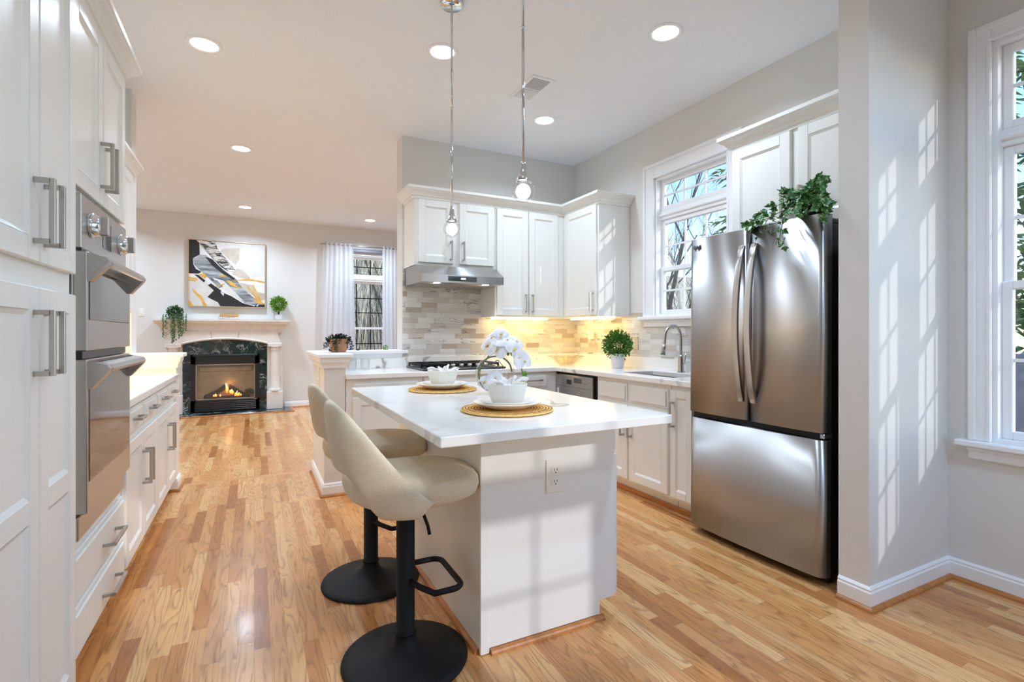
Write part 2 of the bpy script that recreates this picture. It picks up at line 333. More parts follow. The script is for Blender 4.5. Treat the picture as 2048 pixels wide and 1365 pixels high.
# ------------------------------------------------------------------ mesh helpers
class MB:
    def __init__(self): self.v = []; self.f = []; self.m = []; self.s = []; self.cm = 0
    def mat(self, i): self.cm = i; return self
    def add(self, vs, fs, smooth=False, T=None):
        b = len(self.v)
        self.v += [(T @ Vector(v)) if T else Vector(v) for v in vs]
        for f in fs: self.f.append([b + k for k in f]); self.m.append(self.cm); self.s.append(smooth)
        return self
    def box(self, lo, hi, bev=0.0, T=None):
        lo = [min(a, b) for a, b in zip(lo, hi)], [max(a, b) for a, b in zip(lo, hi)]
        lo, hi = lo
        if bev <= 0:
            vs = [(x, y, z) for x in (lo[0], hi[0]) for y in (lo[1], hi[1]) for z in (lo[2], hi[2])]
            return self.add(vs, [(0, 1, 3, 2), (4, 6, 7, 5), (0, 4, 5, 1), (2, 3, 7, 6), (0, 2, 6, 4), (1, 5, 7, 3)], T=T)
        bev = min(bev, min(hi[k] - lo[k] for k in range(3)) * .49)
        vs = []; idx = {}
        for cx in (0, 1):
            for cy in (0, 1):
                for cz in (0, 1):
                    c = (cx, cy, cz); P = [hi[k] if c[k] else lo[k] for k in range(3)]; I = [P[k] + (-bev if c[k] else bev) for k in range(3)]
                    for a in range(3):
                        q = list(I); q[a] = P[a]; idx[(c, a)] = len(vs); vs.append(tuple(q))
        fs = []
        for a in range(3):
            b, d = (a + 1) % 3, (a + 2) % 3
            for s in (0, 1):
                r = []
                for (i, j) in ((0, 0), (1, 0), (1, 1), (0, 1)):
                    c = [0, 0, 0]; c[a] = s; c[b] = i; c[d] = j; r.append(idx[(tuple(c), a)])
                fs.append(r)
            for i in (0, 1):
                for j in (0, 1):
                    c0 = [0, 0, 0]; c0[b] = i; c0[d] = j; c1 = list(c0); c1[a] = 1; c0, c1 = tuple(c0), tuple(c1)
                    fs.append([idx[(c0, b)], idx[(c1, b)], idx[(c1, d)], idx[(c0, d)]])
        for c in {k[0] for k in idx}: fs.append([idx[(c, 0)], idx[(c, 1)], idx[(c, 2)]])
        return self.add(vs, fs, T=T)
    def prism(self, prof, fn, a, b, smooth=False):
        n = len(prof); vs = [fn(p[0], p[1], a) for p in prof] + [fn(p[0], p[1], b) for p in prof]
        fs = [(i, (i + 1) % n, n + (i + 1) % n, n + i) for i in range(n)]
        self.add(vs, fs, smooth); self.add([vs[i] for i in range(n)], [tuple(range(n))]); self.add([vs[n + i] for i in range(n)], [tuple(range(n))])
        return self
    def tube(self, pts, r, n=8, closed=False, cap=True, T=None):
        pts = [Vector(p) for p in pts]; m = len(pts); rs = r if isinstance(r, (list, tuple)) else [r] * m
        vs = []; up = None
        for i, p in enumerate(pts):
            if closed: d = (pts[(i + 1) % m] - pts[i - 1])
            else: d = (pts[min(i + 1, m - 1)] - pts[max(i - 1, 0)])
            d = d.normalized() if d.length > 1e-9 else Vector((0, 0, 1))
            if up is None: up = d.orthogonal().normalized()
            else:
                up = up - d * up.dot(d); up = up.normalized() if up.length > 1e-6 else d.orthogonal().normalized()
            w = d.cross(up)
            for k in range(n):
                a = 2 * PI * k / n; vs.append(p + (up * math.cos(a) + w * math.sin(a)) * rs[i])
        fs = []
        for i in range(m if closed else m - 1):
            j = (i + 1) % m
            for k in range(n): fs.append((i * n + k, i * n + (k + 1) % n, j * n + (k + 1) % n, j * n + k))
        self.add(vs, fs, True, T)
        if cap and not closed:
            self.add(vs[:n], [tuple(range(n))], False, T); self.add(vs[-n:], [tuple(range(n))], False, T)
        return self
    def lathe(self, prof, c=(0, 0, 0), n=32, T=None, rfn=None, smooth=True):
        vs = []; m = len(prof)
        for i, (r, z) in enumerate(prof):
            for k in range(n):
                a = 2 * PI * k / n; rr = r * (rfn(a, i, m) if rfn else 1); vs.append((c[0] + rr * math.cos(a), c[1] + rr * math.sin(a), c[2] + z))
        fs = []
        for i in range(m - 1):
            for k in range(n): fs.append((i * n + k, i * n + (k + 1) % n, (i + 1) * n + (k + 1) % n, (i + 1) * n + k))
        return self.add(vs, fs, smooth, T)
    def ball(self, c, r, n=16, T=None, sq=(1, 1, 1)):
        vs = []; m = n // 2
        for i in range(m + 1):
            t = PI * i / m
            for k in range(n):
                a = 2 * PI * k / n; vs.append((c[0] + r * sq[0] * math.sin(t) * math.cos(a), c[1] + r * sq[1] * math.sin(t) * math.sin(a), c[2] + r * sq[2] * math.cos(t)))
        fs = [(i * n + k, i * n + (k + 1) % n, (i + 1) * n + (k + 1) % n, (i + 1) * n + k) for i in range(m) for k in range(n)]
        return self.add(vs, fs, True, T)
    def grid(self, fn, nu, nv, smooth=True, closed_u=False):
        vs = [fn(i / nu, j / nv) for i in range(nu + (0 if closed_u else 1)) for j in range(nv + 1)]
        w = nv + 1; N = nu if closed_u else nu + 1
        fs = [(i * w + j, ((i + 1) % N) * w + j, ((i + 1) % N) * w + j + 1, i * w + j + 1) for i in range(nu) for j in range(nv)]
        return self.add(vs, fs, smooth)
    def sweep(self, path, prof, closed=False, z0=0.0, smooth=False):
        """profile points (out, z) carried along a 2D path; out is to the right of the direction of travel, corners mitred"""
        P = [Vector((p[0], p[1])) for p in path]; m = len(P); off = []
        for i in range(m):
            d0 = (P[i] - P[i - 1]).normalized() if (i > 0 or closed) else None
            d1 = (P[(i + 1) % m] - P[i]).normalized() if (i < m - 1 or closed) else None
            d0 = d0 or d1; d1 = d1 or d0
            n0 = Vector((d0.y, -d0.x)); n1 = Vector((d1.y, -d1.x)); b = (n0 + n1).normalized()
            off.append(b / max(.2, b.dot(n0)))
        n = len(prof)
        vs = [(P[i].x + off[i].x * o, P[i].y + off[i].y * o, z0 + z) for i in range(m) for (o, z) in prof]
        fs = []
        for i in range(m if closed else m - 1):
            j = (i + 1) % m
            for k in range(n): fs.append((i * n + k, i * n + (k + 1) % n, j * n + (k + 1) % n, j * n + k))
        self.add(vs, fs, smooth)
        if not closed: self.add(vs[:n], [tuple(range(n))]); self.add(vs[-n:], [tuple(range(n))])
        return self
BASE = {}
def base_of(o):
    while o.parent: o = o.parent
    return BASE.get(o.name, Vector((0, 0, 0)))
def build(name, mb, mats, parent=None, base=None, recalc=True):
    me = D.meshes.new(name); o = D.objects.new(name, me); COL.objects.link(o)
    b = Vector(base) if base is not None else (base_of(parent) if parent else Vector((0, 0, 0)))
    me.from_pydata([tuple(v - b) for v in mb.v], [], mb.f)
    for i, p in enumerate(me.polygons): p.material_index = mb.m[i]; p.use_smooth = mb.s[i]
    for x in (mats if isinstance(mats, (list, tuple)) else [mats]): me.materials.append(x)
    if recalc:
        bm = bmesh.new(); bm.from_mesh(me); bmesh.ops.remove_doubles(bm, verts=bm.verts, dist=1e-5)
        bmesh.ops.recalc_face_normals(bm, faces=bm.faces); bm.to_mesh(me); bm.free()
    if parent: o.parent = parent
    else: o.location = b; BASE[o.name] = b
    return o
def autosmooth(o, deg=35):
    me = o.data
    for p in me.polygons: p.use_smooth = True
    bm = bmesh.new(); bm.from_mesh(me)
    for e in bm.edges:
        if len(e.link_faces) == 2 and e.calc_face_angle(0) > math.radians(deg): e.smooth = False
    bm.to_mesh(me); bm.free(); return o
def tag(o, label, cat, group=None):
    o['label'] = label; o['category'] = cat
    if group: o['group'] = group
    return o
def thing(name, base, label, cat, group=None):
    o = D.objects.new(name, None); COL.objects.link(o); o.location = base; o.empty_display_size = .05
    BASE[o.name] = Vector(base); return tag(o, label, cat, group)
def struct(name, mb, mats): o = build(name, mb, mats); o['kind'] = 'structure'; return o
class Face:
    """a vertical face: u runs along X or Y in world coordinates, d is the distance out of the face"""
    def __init__(self, axis, pos, sgn): self.a = axis; self.p = pos; self.s = sgn
    def P(self, u, z, d): return (self.p + self.s * d, u, z) if self.a == 'x' else (u, self.p + self.s * d, z)
    def box(self, mb, u0, u1, z0, z1, d0, d1, bev=0.0): return mb.box(self.P(u0, z0, d0), self.P(u1, z1, d1), bev)
def panel_door(fc, u0, u1, z0, z1, parent, name='door', t=.02, fw=.062, mids=(), m=None, base=None):
    mb = MB(); cw = .012; dp = .009
    fc.box(mb, u0 + .004, u1 - .004, z0 + .004, z1 - .004, 0, t - dp)
    zs = [z0 + fw] + [x for q in mids for x in (q - fw / 2, q + fw / 2)] + [z1 - fw]
    fc.box(mb, u0, u0 + fw, z0, z1, 0, t, .003); fc.box(mb, u1 - fw, u1, z0, z1, 0, t, .003)
    for a, b in zip([z0] + zs[1::2], zs[0::2] + [z1]): fc.box(mb, u0 + fw - .0005, u1 - fw + .0005, a, b, 0, t - .0002, .003)
    for a, b in zip(zs[0::2], zs[1::2]):
        O = [(u0 + fw, a), (u1 - fw, a), (u1 - fw, b), (u0 + fw, b)]; I = [(u0 + fw + cw, a + cw), (u1 - fw - cw, a + cw), (u1 - fw - cw, b - cw), (u0 + fw + cw, b - cw)]
        for k in range(4):
            q = (k + 1) % 4
            mb.add([fc.P(*O[k], t - .002), fc.P(*O[q], t - .002), fc.P(*I[q], t - dp), fc.P(*I[k], t - dp)], [(0, 1, 2, 3)])
    return build(name, mb, m or M['white'], parent, base)
def slab_front(fc, u0, u1, z0, z1, parent, name='drawer', t=.02, m=None):
    mb = MB(); fc.box(mb, u0, u1, z0, z1, 0, t * .55, .003); fc.box(mb, u0 + .014, u1 - .014, z0 + .014, z1 - .014, t * .5, t, .006)
    return build(name, mb, m or M['white'], parent)
def pull(fc, u, z, ln, vert, parent, d0=.02, so_=.034, name='handle', m=None, w=.013):
    """flat square-section bar pull: two posts and a bar"""
    mb = MB(); h = w / 2
    if vert:
        for q in (z - ln / 2 + h, z + ln / 2 - h): fc.box(mb, u - h, u + h, q - h, q + h, d0, d0 + so_, .001)
        fc.box(mb, u - h, u + h, z - ln / 2, z + ln / 2, d0 + so_ - .004, d0 + so_ + .009, .0015)
    else:
        for q in (u - ln / 2 + h, u + ln / 2 - h): fc.box(mb, q - h, q + h, z - h, z + h, d0, d0 + so_, .001)
        fc.box(mb, u - ln / 2, u + ln / 2, z - h, z + h, d0 + so_ - .004, d0 + so_ + .009, .0015)
    return build(name, mb, m or M['nickel'], parent)
def wall_holes(axis, p0, p1, u0, u1, z0, z1, holes):
    """wall slab on axis x or y between p0..p1 with rectangular holes (ua, ub, za, zb)"""
    mb = MB(); us = sorted({u0, u1, *[h[0] for h in holes], *[h[1] for h in holes]}); zs = sorted({z0, z1, *[h[2] for h in holes], *[h[3] for h in holes]})
    fc = Face(axis, p0, 1)
    for a, b in zip(us, us[1:]):
        for c, d in zip(zs, zs[1:]):
            if any(h[0] <= a and b <= h[1] and h[2] <= c and d <= h[3] for h in holes): continue
            fc.box(mb, a, b, c, d, 0, p1 - p0)
    return mb
ZC = 3.03; XR = 3.10; YB = 4.57; YF = 9.0; XL = -1.15; YR = -1.98; YN = 1.26
CT = .905
BASEB = [(0, 0), (.014, 0), (.014, .075), (.010, .082), (.011, .09), (.004, .10), (0, .10)]
SHOE = [(.013, 0), (.031, 0), (.030, .008), (.026, .014), (.020, .018), (.013, .020)]
CROWN = [(0, 0), (.012, 0), (.012, .018), (.022, .022), (.026, .034), (.04, .05), (.058, .062), (.062, .07), (.07, .074), (.07, .095), (0, .095)]
# ------------------------------------------------------------------ shell
XFL = -3.3
fl = MB().box((XFL - .2, YR - .2, -.12), (XR + .15, YF + .2, 0)); struct('floor', fl, M['floor'])
struct('ceiling', MB().box((XFL - .2, YR - .2, ZC), (XR + .15, YF + .2, ZC + .12)), M['ceiling'])
KW = (2.575, 3.335, 1.36, 2.555)          # kitchen window rough opening (y0, y1, z0, z1)
NWA = (.40, 1.087, .70, 2.59); NWB = (-.36, .32, .70, 2.59)
struct('wall_right', wall_holes('x', XR, XR + .10, YR - .15, YF + .15, 0, ZC, [KW, NWA, NWB]), M['wall'])
FW = (1.30, 2.12, .48, 2.56)
struct('wall_far', wall_holes('y', YF, YF + .15, XFL - .15, XR, 0, ZC, [FW]), M['wall'])
RW1 = (2.38, 3.04, .72, 2.56); RW2 = (1.60, 2.26, .72, 2.56)
struct('wall_rear', wall_holes('y', YR - .15, YR, XL - .15, XR, 0, ZC, [RW1, RW2]), M['wall'])
struct('wall_left', MB().box((XL - .15, YR - .15, 0), (XL, 4.80, ZC)), M['wall'])
struct('wall_family_left', MB().box((XFL - .15, 4.62, 0), (XFL, YF, ZC)), M['wall'])
struct('wall_family_front', MB().box((XFL, 4.62, 0), (XL - .15, 4.80, ZC)), M['wall'])
struct('wall_stub_left', MB().box((XL + .004, 4.63, 0), (-.815, 4.81, ZC)), M['wall'])
struct('wall_knee_left', MB().box((-.815, 4.63, 0), (-.535, 4.81, 1.03)), M['white'])
struct('wall_back', MB().box((1.205, YB, 0), (XR, YB + .18, ZC)), M['wall'])
struct('wall_half', MB().box((.614, YB, 0), (1.205, YB + .18, 1.03)).box((.462, 3.965, 0), (.614, YB + .18, 1.03)), M['wall'])
struct('wall_nook', MB().box((2.405, YN, 0), (XR, YN + .13, ZC)), M['wall'])
m1 = MB()
m1.sweep([(.462, 4.75), (.462, 3.965), (.614, 3.965), (.614, 4.569)][::-1], [(0, .955), (-.012, .955), (-.014, .975), (-.03, 1.0), (-.034, 1.03), (0, 1.03)])
m1.sweep([(.614, 4.57), (1.205, 4.57)], [(0, .985), (.010, .985), (.022, 1.012), (.026, 1.03), (0, 1.03)])
m1.box((.412, 3.915, 1.03), (.664, 4.80, 1.062), .006).box((.66, 4.52, 1.03), (1.25, 4.80, 1.062), .006)
struct('trim_half_wall_cap', m1, M['trim'])
m1 = MB().box((-.82, 4.60, 1.03), (-.485, 4.84, 1.062), .006).box((-1.149, 4.6, 1.03), (-.81, 4.629, 1.06), .004)
m1.sweep([(-.82, 4.63), (-.535, 4.63), (-.535, 4.81)], [(0, .95), (.012, .95), (.014, .975), (.028, 1.0), (.032, 1.03), (0, 1.03)])
struct('trim_knee_wall_cap', m1, M['trim'])
def baseboard(nm, path):
    o = struct('baseboard_' + nm, MB().sweep(path, BASEB), M['trim'])
    s = build('shoe_moulding', MB().sweep(path, SHOE), M['oakshoe'], o)
    return o
baseboard('nook', [(2.405, YN + .128), (2.405, YN), (XR, YN), (XR, YR)])
baseboard('half_wall', [(.462, 4.75), (.462, 3.965), (.614, 3.965)])
baseboard('knee_wall', [(-.60, 4.63), (-.535, 4.63), (-.535, 4.81)])
baseboard('far', [(XFL, YF), (-1.22, YF)]); baseboard('far_right', [(.44, YF), (XR, YF), (XR, 4.76)])

# ------------------------------------------------------------------ windows
def window(name, fc, u0, u1, z0, z1, ztr, zmeet, cols, rows, casing=.11, stool=True, dark_grid=False, thick=.15):
    """cased window: fixed transom light over a double-hung unit. fc: interior wall face (d out into the room)"""
    mb = MB(); cs = casing
    for a, b, c, d in ((u0 - cs, u0, z0, z1 + cs), (u1, u1 + cs, z0, z1 + cs), (u0 - .001, u1 + .001, z1, z1 + cs)):
        fc.box(mb, a, b, c, d, 0, .018, .004)
    for a, b, c, d in ((u0 - cs, u0 - cs + .03, z0, z1 + cs), (u1 + cs - .03, u1 + cs, z0, z1 + cs), (u0 - cs + .03, u1 + cs - .03, z1 + cs - .03, z1 + cs)):
        fc.box(mb, a, b, c, d, .015, .03, .005)
    for a, b, c, d in ((u0 - .018, u0, z0, z1), (u1, u1 + .018, z0, z1), (u0 - .018, u1 + .018, z1, z1 + .018)):
        fc.box(mb, a, b, c, d, .015, .024, .004)
    if stool:
        fc.box(mb, u0 - cs - .045, u1 + cs + .045, z0 - .03, z0, -.02, .055, .006)
        fc.box(mb, u0 - cs, u1 + cs, z0 - .09, z0 - .03, 0, .018, .004); fc.box(mb, u0 - cs - .005, u1 + cs + .005, z0 - .05, z0 - .03, .01, .034, .008)
    o = struct(name, mb, M['trim'])
    fr = MB(); j = .018     # jamb liner
    fc.box(fr, u0, u0 + j, z0, z1, -thick, 0); fc.box(fr, u1 - j, u1, z0, z1, -thick, 0); fc.box(fr, u0 + j, u1 - j, z1 - j, z1, -thick, -.0005); fc.box(fr, u0 + j, u1 - j, z0, z0 + j, -thick, -.0005)
    fc.box(fr, u0, u1, ztr - .04, ztr + .04, -min(.12, thick), -.045, .004); fc.box(fr, u0, u1, ztr - .012, ztr + .012, -.05, -.03, .006)
    build('frame', fr, M['trim'], o)
    def sash(a, b, c, d, dep, nc, nr, w=.038):
        s = MB(); fc.box(s, a, a + w, c, d, dep, dep + .035, .004); fc.box(s, b - w, b, c, d, dep, dep + .035, .004)
        fc.box(s, a + w - .001, b - w + .001, c, c + w, dep, dep + .0348, .004); fc.box(s, a + w - .001, b - w + .001, d - w, d, dep, dep + .0348, .004)
        so_ = build('sash', s, M['trim'], o)
        g = MB(); fc.box(g, a + w - .004, b - w + .004, c + w - .004, d - w + .004, dep + .015, dep + .019)
        build('glass', g, M['glass'], so_)
        t = MB(); r = .008
        for k in range(1, nc): x = a + w + (b - a - 2 * w) * k / nc; fc.box(t, x - r, x + r, c + w, d - w, dep + .011, dep + .023)
        for k in range(1, nr): x = c + w + (d - c - 2 * w) * k / nr; fc.box(t, a + w, b - w, x - r, x + r, dep + .0112, dep + .0228)
        if nc > 1 or nr > 1: build('grille', t, M['black'] if dark_grid else M['trim'], so_)
    a, b = u0 + j, u1 - j
    sash(a, b, ztr + .04, z1 - j, -.085, cols, rows[0]); sash(a, b, zmeet - .02, ztr - .04, -.095 if thick < .12 else -.115, cols, rows[1]); sash(a, b, z0 + j, zmeet + .02, -.078, cols, rows[2])
    return o
FR = Face('x', XR, -1)
window('window_1', FR, KW[0], KW[1], KW[2] , KW[3], 2.235, 1.765, 3, (2, 2, 2), casing=.13, thick=.10)
window('window_2', FR, *NWA[:2], NWA[2], NWA[3], 2.135, 1.44, 3, (2, 2, 2), thick=.10, casing=.085)
window('window_3', FR, *NWB[:2], NWB[2], NWB[3], 2.135, 1.44, 3, (2, 2, 2), thick=.10, casing=.035)
window('window_4', Face('y', YF, -1), FW[0], FW[1], FW[2], FW[3], 2.16, 1.30, 3, (2, 3, 3), dark_grid=True)
for k, r in enumerate((RW1, RW2)):
    window('window_%d' % (5 + k), Face('y', YR, 1), r[0], r[1], r[2], r[3], 2.135, 1.44, 2, (1, 2, 2), casing=.05, stool=False)
# ------------------------------------------------------------------ left run
L = Face('x', -.55, 1); LP = Face('x', -.52, 1)
t = thing('pantry_cabinet', (-.84, 1.4, 0), 'tall white pantry cabinet beside the double oven, nearest the camera', 'cabinet')
mb = MB().box((XL + .004, .62, .10), (-.52, 2.055, 2.40)).box((XL + .004, .64, 0), (-.60, 2.05, .10))
build('body', mb, M['white'], t)
for a, b, hu in ((1.742, 2.04, 1.775), (1.435, 1.734, 1.70), (1.125, 1.42, 1.16), (.64, 1.118, 1.08)):
    d = panel_door(LP, a, b, 1.40, 2.375, t); pull(LP, hu, 1.53, .17, True, d)
    d = panel_door(LP, a, b, .115, 1.335, t, mids=(.765,)); pull(LP, hu, 1.19, .17, True, d)
t = thing('oven_tower_cabinet', (-.85, 2.52, 0), 'white tower cabinet around the double oven, two drawers below', 'cabinet')
mb = MB()
mb.box((XL + .004, 2.06, .10), (-.55, 2.165, 2.40)).box((XL + .004, 2.86, .10), (-.55, 2.90, 2.40)).box((XL + .004, 2.165, 1.70), (-.55, 2.86, 2.40)).box((XL + .004, 2.165, .1), (-.55, 2.86, .505)).box((XL + .004, 2.07, 0), (-.62, 2.895, .1)).box((XL + .004, 2.165, .5), (-1.1, 2.86, 1.72))
build('body', mb, M['white'], t)
d = panel_door(L, 2.135, 2.50, 1.715, 2.375, t); pull(L, 2.47, 1.868, .18, True, d)
d = panel_door(L, 2.512, 2.885, 1.715, 2.375, t); pull(L, 2.542, 1.868, .18, True, d)
d = slab_front(L, 2.15, 2.885, .298, .468, t); pull(L, 2.60, .378, .21, False, d)
d = slab_front(L, 2.15, 2.885, .105, .277, t); pull(L, 2.60, .18, .21, False, d)
# double wall oven
class OvenFace(Face):
    def P(self, u, z, d): return Face.P(self, 2.18 + (u - 2.18) * .862, z, d)
OV = OvenFace('x', -.55, 1)
t = thing('double_wall_oven', (-.83, 2.565, .51), 'stainless steel double wall oven built into the white tower cabinet', 'oven')
mb = MB(); mb.box((-1.09, 2.18, .515), (-.552, 2.84, 1.69)); OV.box(mb, 2.175, 2.955, .508, 1.695, 0, .008, .002)
build('body', mb, M['steelo'], t)
cp = MB(); OV.box(cp, 2.18, 2.95, 1.505, 1.69, .006, .03, .003)
cpo = build('control_panel', cp, M['steelo'], t)
dsp = MB(); OV.box(dsp, 2.49, 2.64, 1.545, 1.65, .028, .0315); build('display', dsp, M['ovenglass'], cpo)
for u, zz in ((2.31, 1.60), (2.82, 1.60)):
    k = MB(); T = Matrix.Translation(OV.P(u, zz, .03)) @ Matrix.Rotation(PI / 2, 4, 'Y')
    k.lathe([(0, 0), (.046, 0), (.046, .010), (.040, .014), (.036, .026), (.03, .028), (.028, .03), (0, .03)], n=32, T=T)
    ko = build('knob', k, M['chrome'], cpo)
    g = MB(); OV.box(g, u - .012, u + .012, zz - .034, zz + .034, .055, .083, .004); build('grip', g, M['steelo'], ko)
def oven_door(z0, z1, zh):
    m_ = MB(); OV.box(m_, 2.18, 2.95, z0, z1, .006, .045, .003)
    dr = build('oven_door', m_, M['steelo'], t)
    w = MB(); OV.box(w, 2.205, 2.915, z0 + .105, z1 - .055, .043, .0475, .002); build('window', w, M['ovenglass'], dr)
    h = MB()
    # deep wedge handle: tapered end brackets joined by a broad sloping bar
    for a, b in ((2.182, 2.235), (2.895, 2.948)):
        prof = [(.044, zh + .035), (.098, zh + .022), (.106, zh + .008), (.102, zh - .004), (.055, zh - .062), (.044, zh - .062)]
        h.prism(prof, lambda p, q, s: OV.P(s, q, p), a, b)
    h.prism([(.072, zh + .030), (.10, zh + .021), (.108, zh + .006), (.103, zh - .004), (.094, zh - .006), (.078, zh + .012)], lambda p, q, s: OV.P(s, q, p), 2.2345, 2.8955)
    build('handle', h, M['steelo'], dr)
    i = MB(); i.prism([(.056, zh + .02), (.092, zh + .012), (.096, zh + .004), (.06, zh - .036), (.056, zh - .036)], lambda p, q, s: OV.P(s, q, p), 2.180, 2.1822); build('handle_inset', i, M['steelo'], dr)
oven_door(1.155, 1.495, 1.455)
oven_door(.60, 1.125, 1.085)
g = MB(); OV.box(g, 2.19, 2.94, 1.127, 1.153, .002, .03); build('vent_gap', g, M['dark'], t)
g = MB(); OV.box(g, 2.19, 2.94, 1.496, 1.504, .002, .028); build('vent_gap', g, M['dark'], t)
g = MB(); OV.box(g, 2.178, 2.952, .51, .59, .006, .022, .003); build('bottom_trim', g, M['steelo'], t)
# left base run
for n_, (u0, u1) in enumerate(((2.905, 3.762), (3.767, 4.625))):
    t = thing('base_cabinet', (-.85, (u0 + u1) / 2, 0), ('white base cabinet of two doors and two drawers next to the oven tower', 'white base cabinet of two doors and two drawers ending at the knee wall')[n_], 'cabinet', 'left base cabinets')
    build('body', MB().box((XL + .004, u0, .10), (-.55, u1, .862)).box((XL + .004, u0, 0), (-.62, u1, .10)), M['white'], t)
    mid = (u0 + u1) / 2
    for k, (a, b) in enumerate(((u0 + .006, mid - .003), (mid + .003, u1 - .006))):
        d = slab_front(L, a, b, .715, .845, t); pull(L, (a + b) / 2, .79, .13, False, d, so_=.03)
        d = panel_door(L, a, b, .115, .69, t); pull(L, b - .035 if k == 0 else a + .035, .50, .18, True, d)
tag(build('countertop', MB().box((XL + .001, 2.905, .866), (-.515, 4.628, CT), .004), M['quartz'], base=(-.83, 3.8, .866)), 'white quartz countertop on the left base cabinets beside the oven', 'countertop')
for n_, (u0, u1) in enumerate(((2.905, 3.762), (3.767, 4.625))):
    W2 = Face('x', -.82, 1)
    t = thing('wall_cabinet', (-.98, (u0 + u1) / 2, 1.37), ('white wall cabinet over the left counter, next to the oven tower', 'white wall cabinet over the left counter, at the far wall stub')[n_], 'cabinet', 'left wall cabinets')
    build('body', MB().box((XL + .004, u0, 1.37), (-.82, u1, 2.40)), M['white'], t); mid = (u0 + u1) / 2
    d = panel_door(W2, u0 + .01, mid - .003, 1.38, 2.375, t); pull(W2, mid - .035, 1.5, .17, True, d)
    d = panel_door(W2, mid + .003, u1 - .01, 1.38, 2.375, t); pull(W2, mid + .035, 1.5, .17, True, d)
    mb = MB(); mb.box((-1.06, u0 + .1, 1.352), (-1.02, u1 - .1, 1.369), .003)
    tag(build('light_bar', mb, M['warmled'], base=(-1.04, mid, 1.352)), ('warm light bar under the left wall cabinet next to the oven tower', 'warm light bar under the left wall cabinet at the wall stub')[n_], 'light')
    ld = D.lights.new('warm_strip', 'AREA'); ld.shape = 'RECTANGLE'; ld.size = .04; ld.size_y = .6; ld.energy = WARM_W * 2.0; ld.color = (1, .55, .04)
    lo = D.objects.new('warm_strip', ld); COL.objects.link(lo); lo.location = (-1.04, mid, 1.345)
mb = MB().sweep([(-.82, 2.905), (-.82, 4.72)], CROWN, z0=2.38)
tag(build('crown_moulding', mb, M['white'], base=(-.8, 3.8, 2.38)), 'lower white crown moulding along the left wall cabinets, ending at the wall stub', 'moulding')
mb = MB().sweep([(-.52, .62), (-.52, 2.056), (-.55, 2.056), (-.55, 2.90), (XL, 2.90)], CROWN, z0=2.38)
tag(build('crown_moulding', mb, M['white'], base=(-.55, 1.8, 2.38)), 'white crown moulding on top of the pantry and the oven tower', 'moulding')
# ------------------------------------------------------------------ back run, right run
B = Face('y', 3.965, -1); R = Face('x', 2.505, -1)
t = thing('base_cabinet', (.92, 4.25, 0), 'white base cabinet left of the cooktop, against the half wall post', 'cabinet')
build('body', MB().box((.618, 3.965, .10), (1.215, 4.565, .862)).box((.618, 4.03, 0), (1.215, 4.565, .10)), M['white'], t)
d = slab_front(B, .665, 1.19, .75, .845, t)
pull(B, .93, .80, .13, False, d, so_=.03)
d = panel_door(B, .665, 1.19, .115, .725, t); pull(B, 1.155, .60, .17, True, d)
t = thing('base_cabinet', (1.60, 4.25, 0), 'white base cabinet of two doors under the gas cooktop', 'cabinet')
build('body', MB().box((1.22, 3.965, .10), (1.985, 4.565, .862)).box((1.22, 4.03, 0), (1.985, 4.565, .10)), M['white'], t)
for a, b, h in ((1.23, 1.60, 1.565), (1.606, 1.975, 1.64)):
    d = panel_door(B, a, b, .115, .72, t); pull(B, h, .59, .17, True, d)
slab_front(B, 1.23, 1.975, .745, .845, t, name='false_front')
t = thing('base_cabinet', (2.23, 4.25, 0), 'white drawer base cabinet right of the cooktop, in the inside corner', 'cabinet')
build('body', MB().box((1.99, 3.965, .10), (2.49, 4.565, .862)).box((1.99, 4.03, 0), (2.49, 4.565, .10)), M['white'], t)
for z0, z1 in ((.72, .845), (.46, .70), (.115, .44)):
    d = slab_front(B, 2.0, 2.385, z0, z1, t); pull(B, 2.235, (z0 + z1) / 2 + .01, .16, False, d, so_=.03)
# dishwasher
t = thing('dishwasher', (2.8, 3.66, 0), 'stainless steel dishwasher under the right counter beside the inside corner', 'dishwasher')
build('body', MB().box((2.505, 3.37, .10), (3.06, 3.955, .855)).box((2.58, 3.37, 0), (3.06, 3.955, .10)), M['dark'], t)
mb = MB(); R.box(mb, 3.395, 3.945, .115, .845, .002, .03, .004)
dr = build('door', mb, M['steel'], t)
mb = MB(); R.box(mb, 3.55, 3.66, .785, .825, .028, .0315); build('display', mb, M['ovenglass'], dr)
mb = MB(); R.box(mb, 3.70, 3.775, .765, .805, .028, .0312); build('badge', mb, M['dark'], dr)
mb = MB(); R.box(mb, 3.397, 3.943, .742, .7445, .0295, .0305); build('panel_line', mb, M['dark'], dr)
mb = MB(); R.box(mb, 3.90, 3.935, .63, .72, .0295, .0306); build('energy_sticker', mb, M['potwhite'], dr)
for q in range(4):
    mb = MB(); R.box(mb, 3.475 + q * .014, 3.48 + q * .014, .785, .79, .0295, .031); build('button', mb, M['ink'], dr)
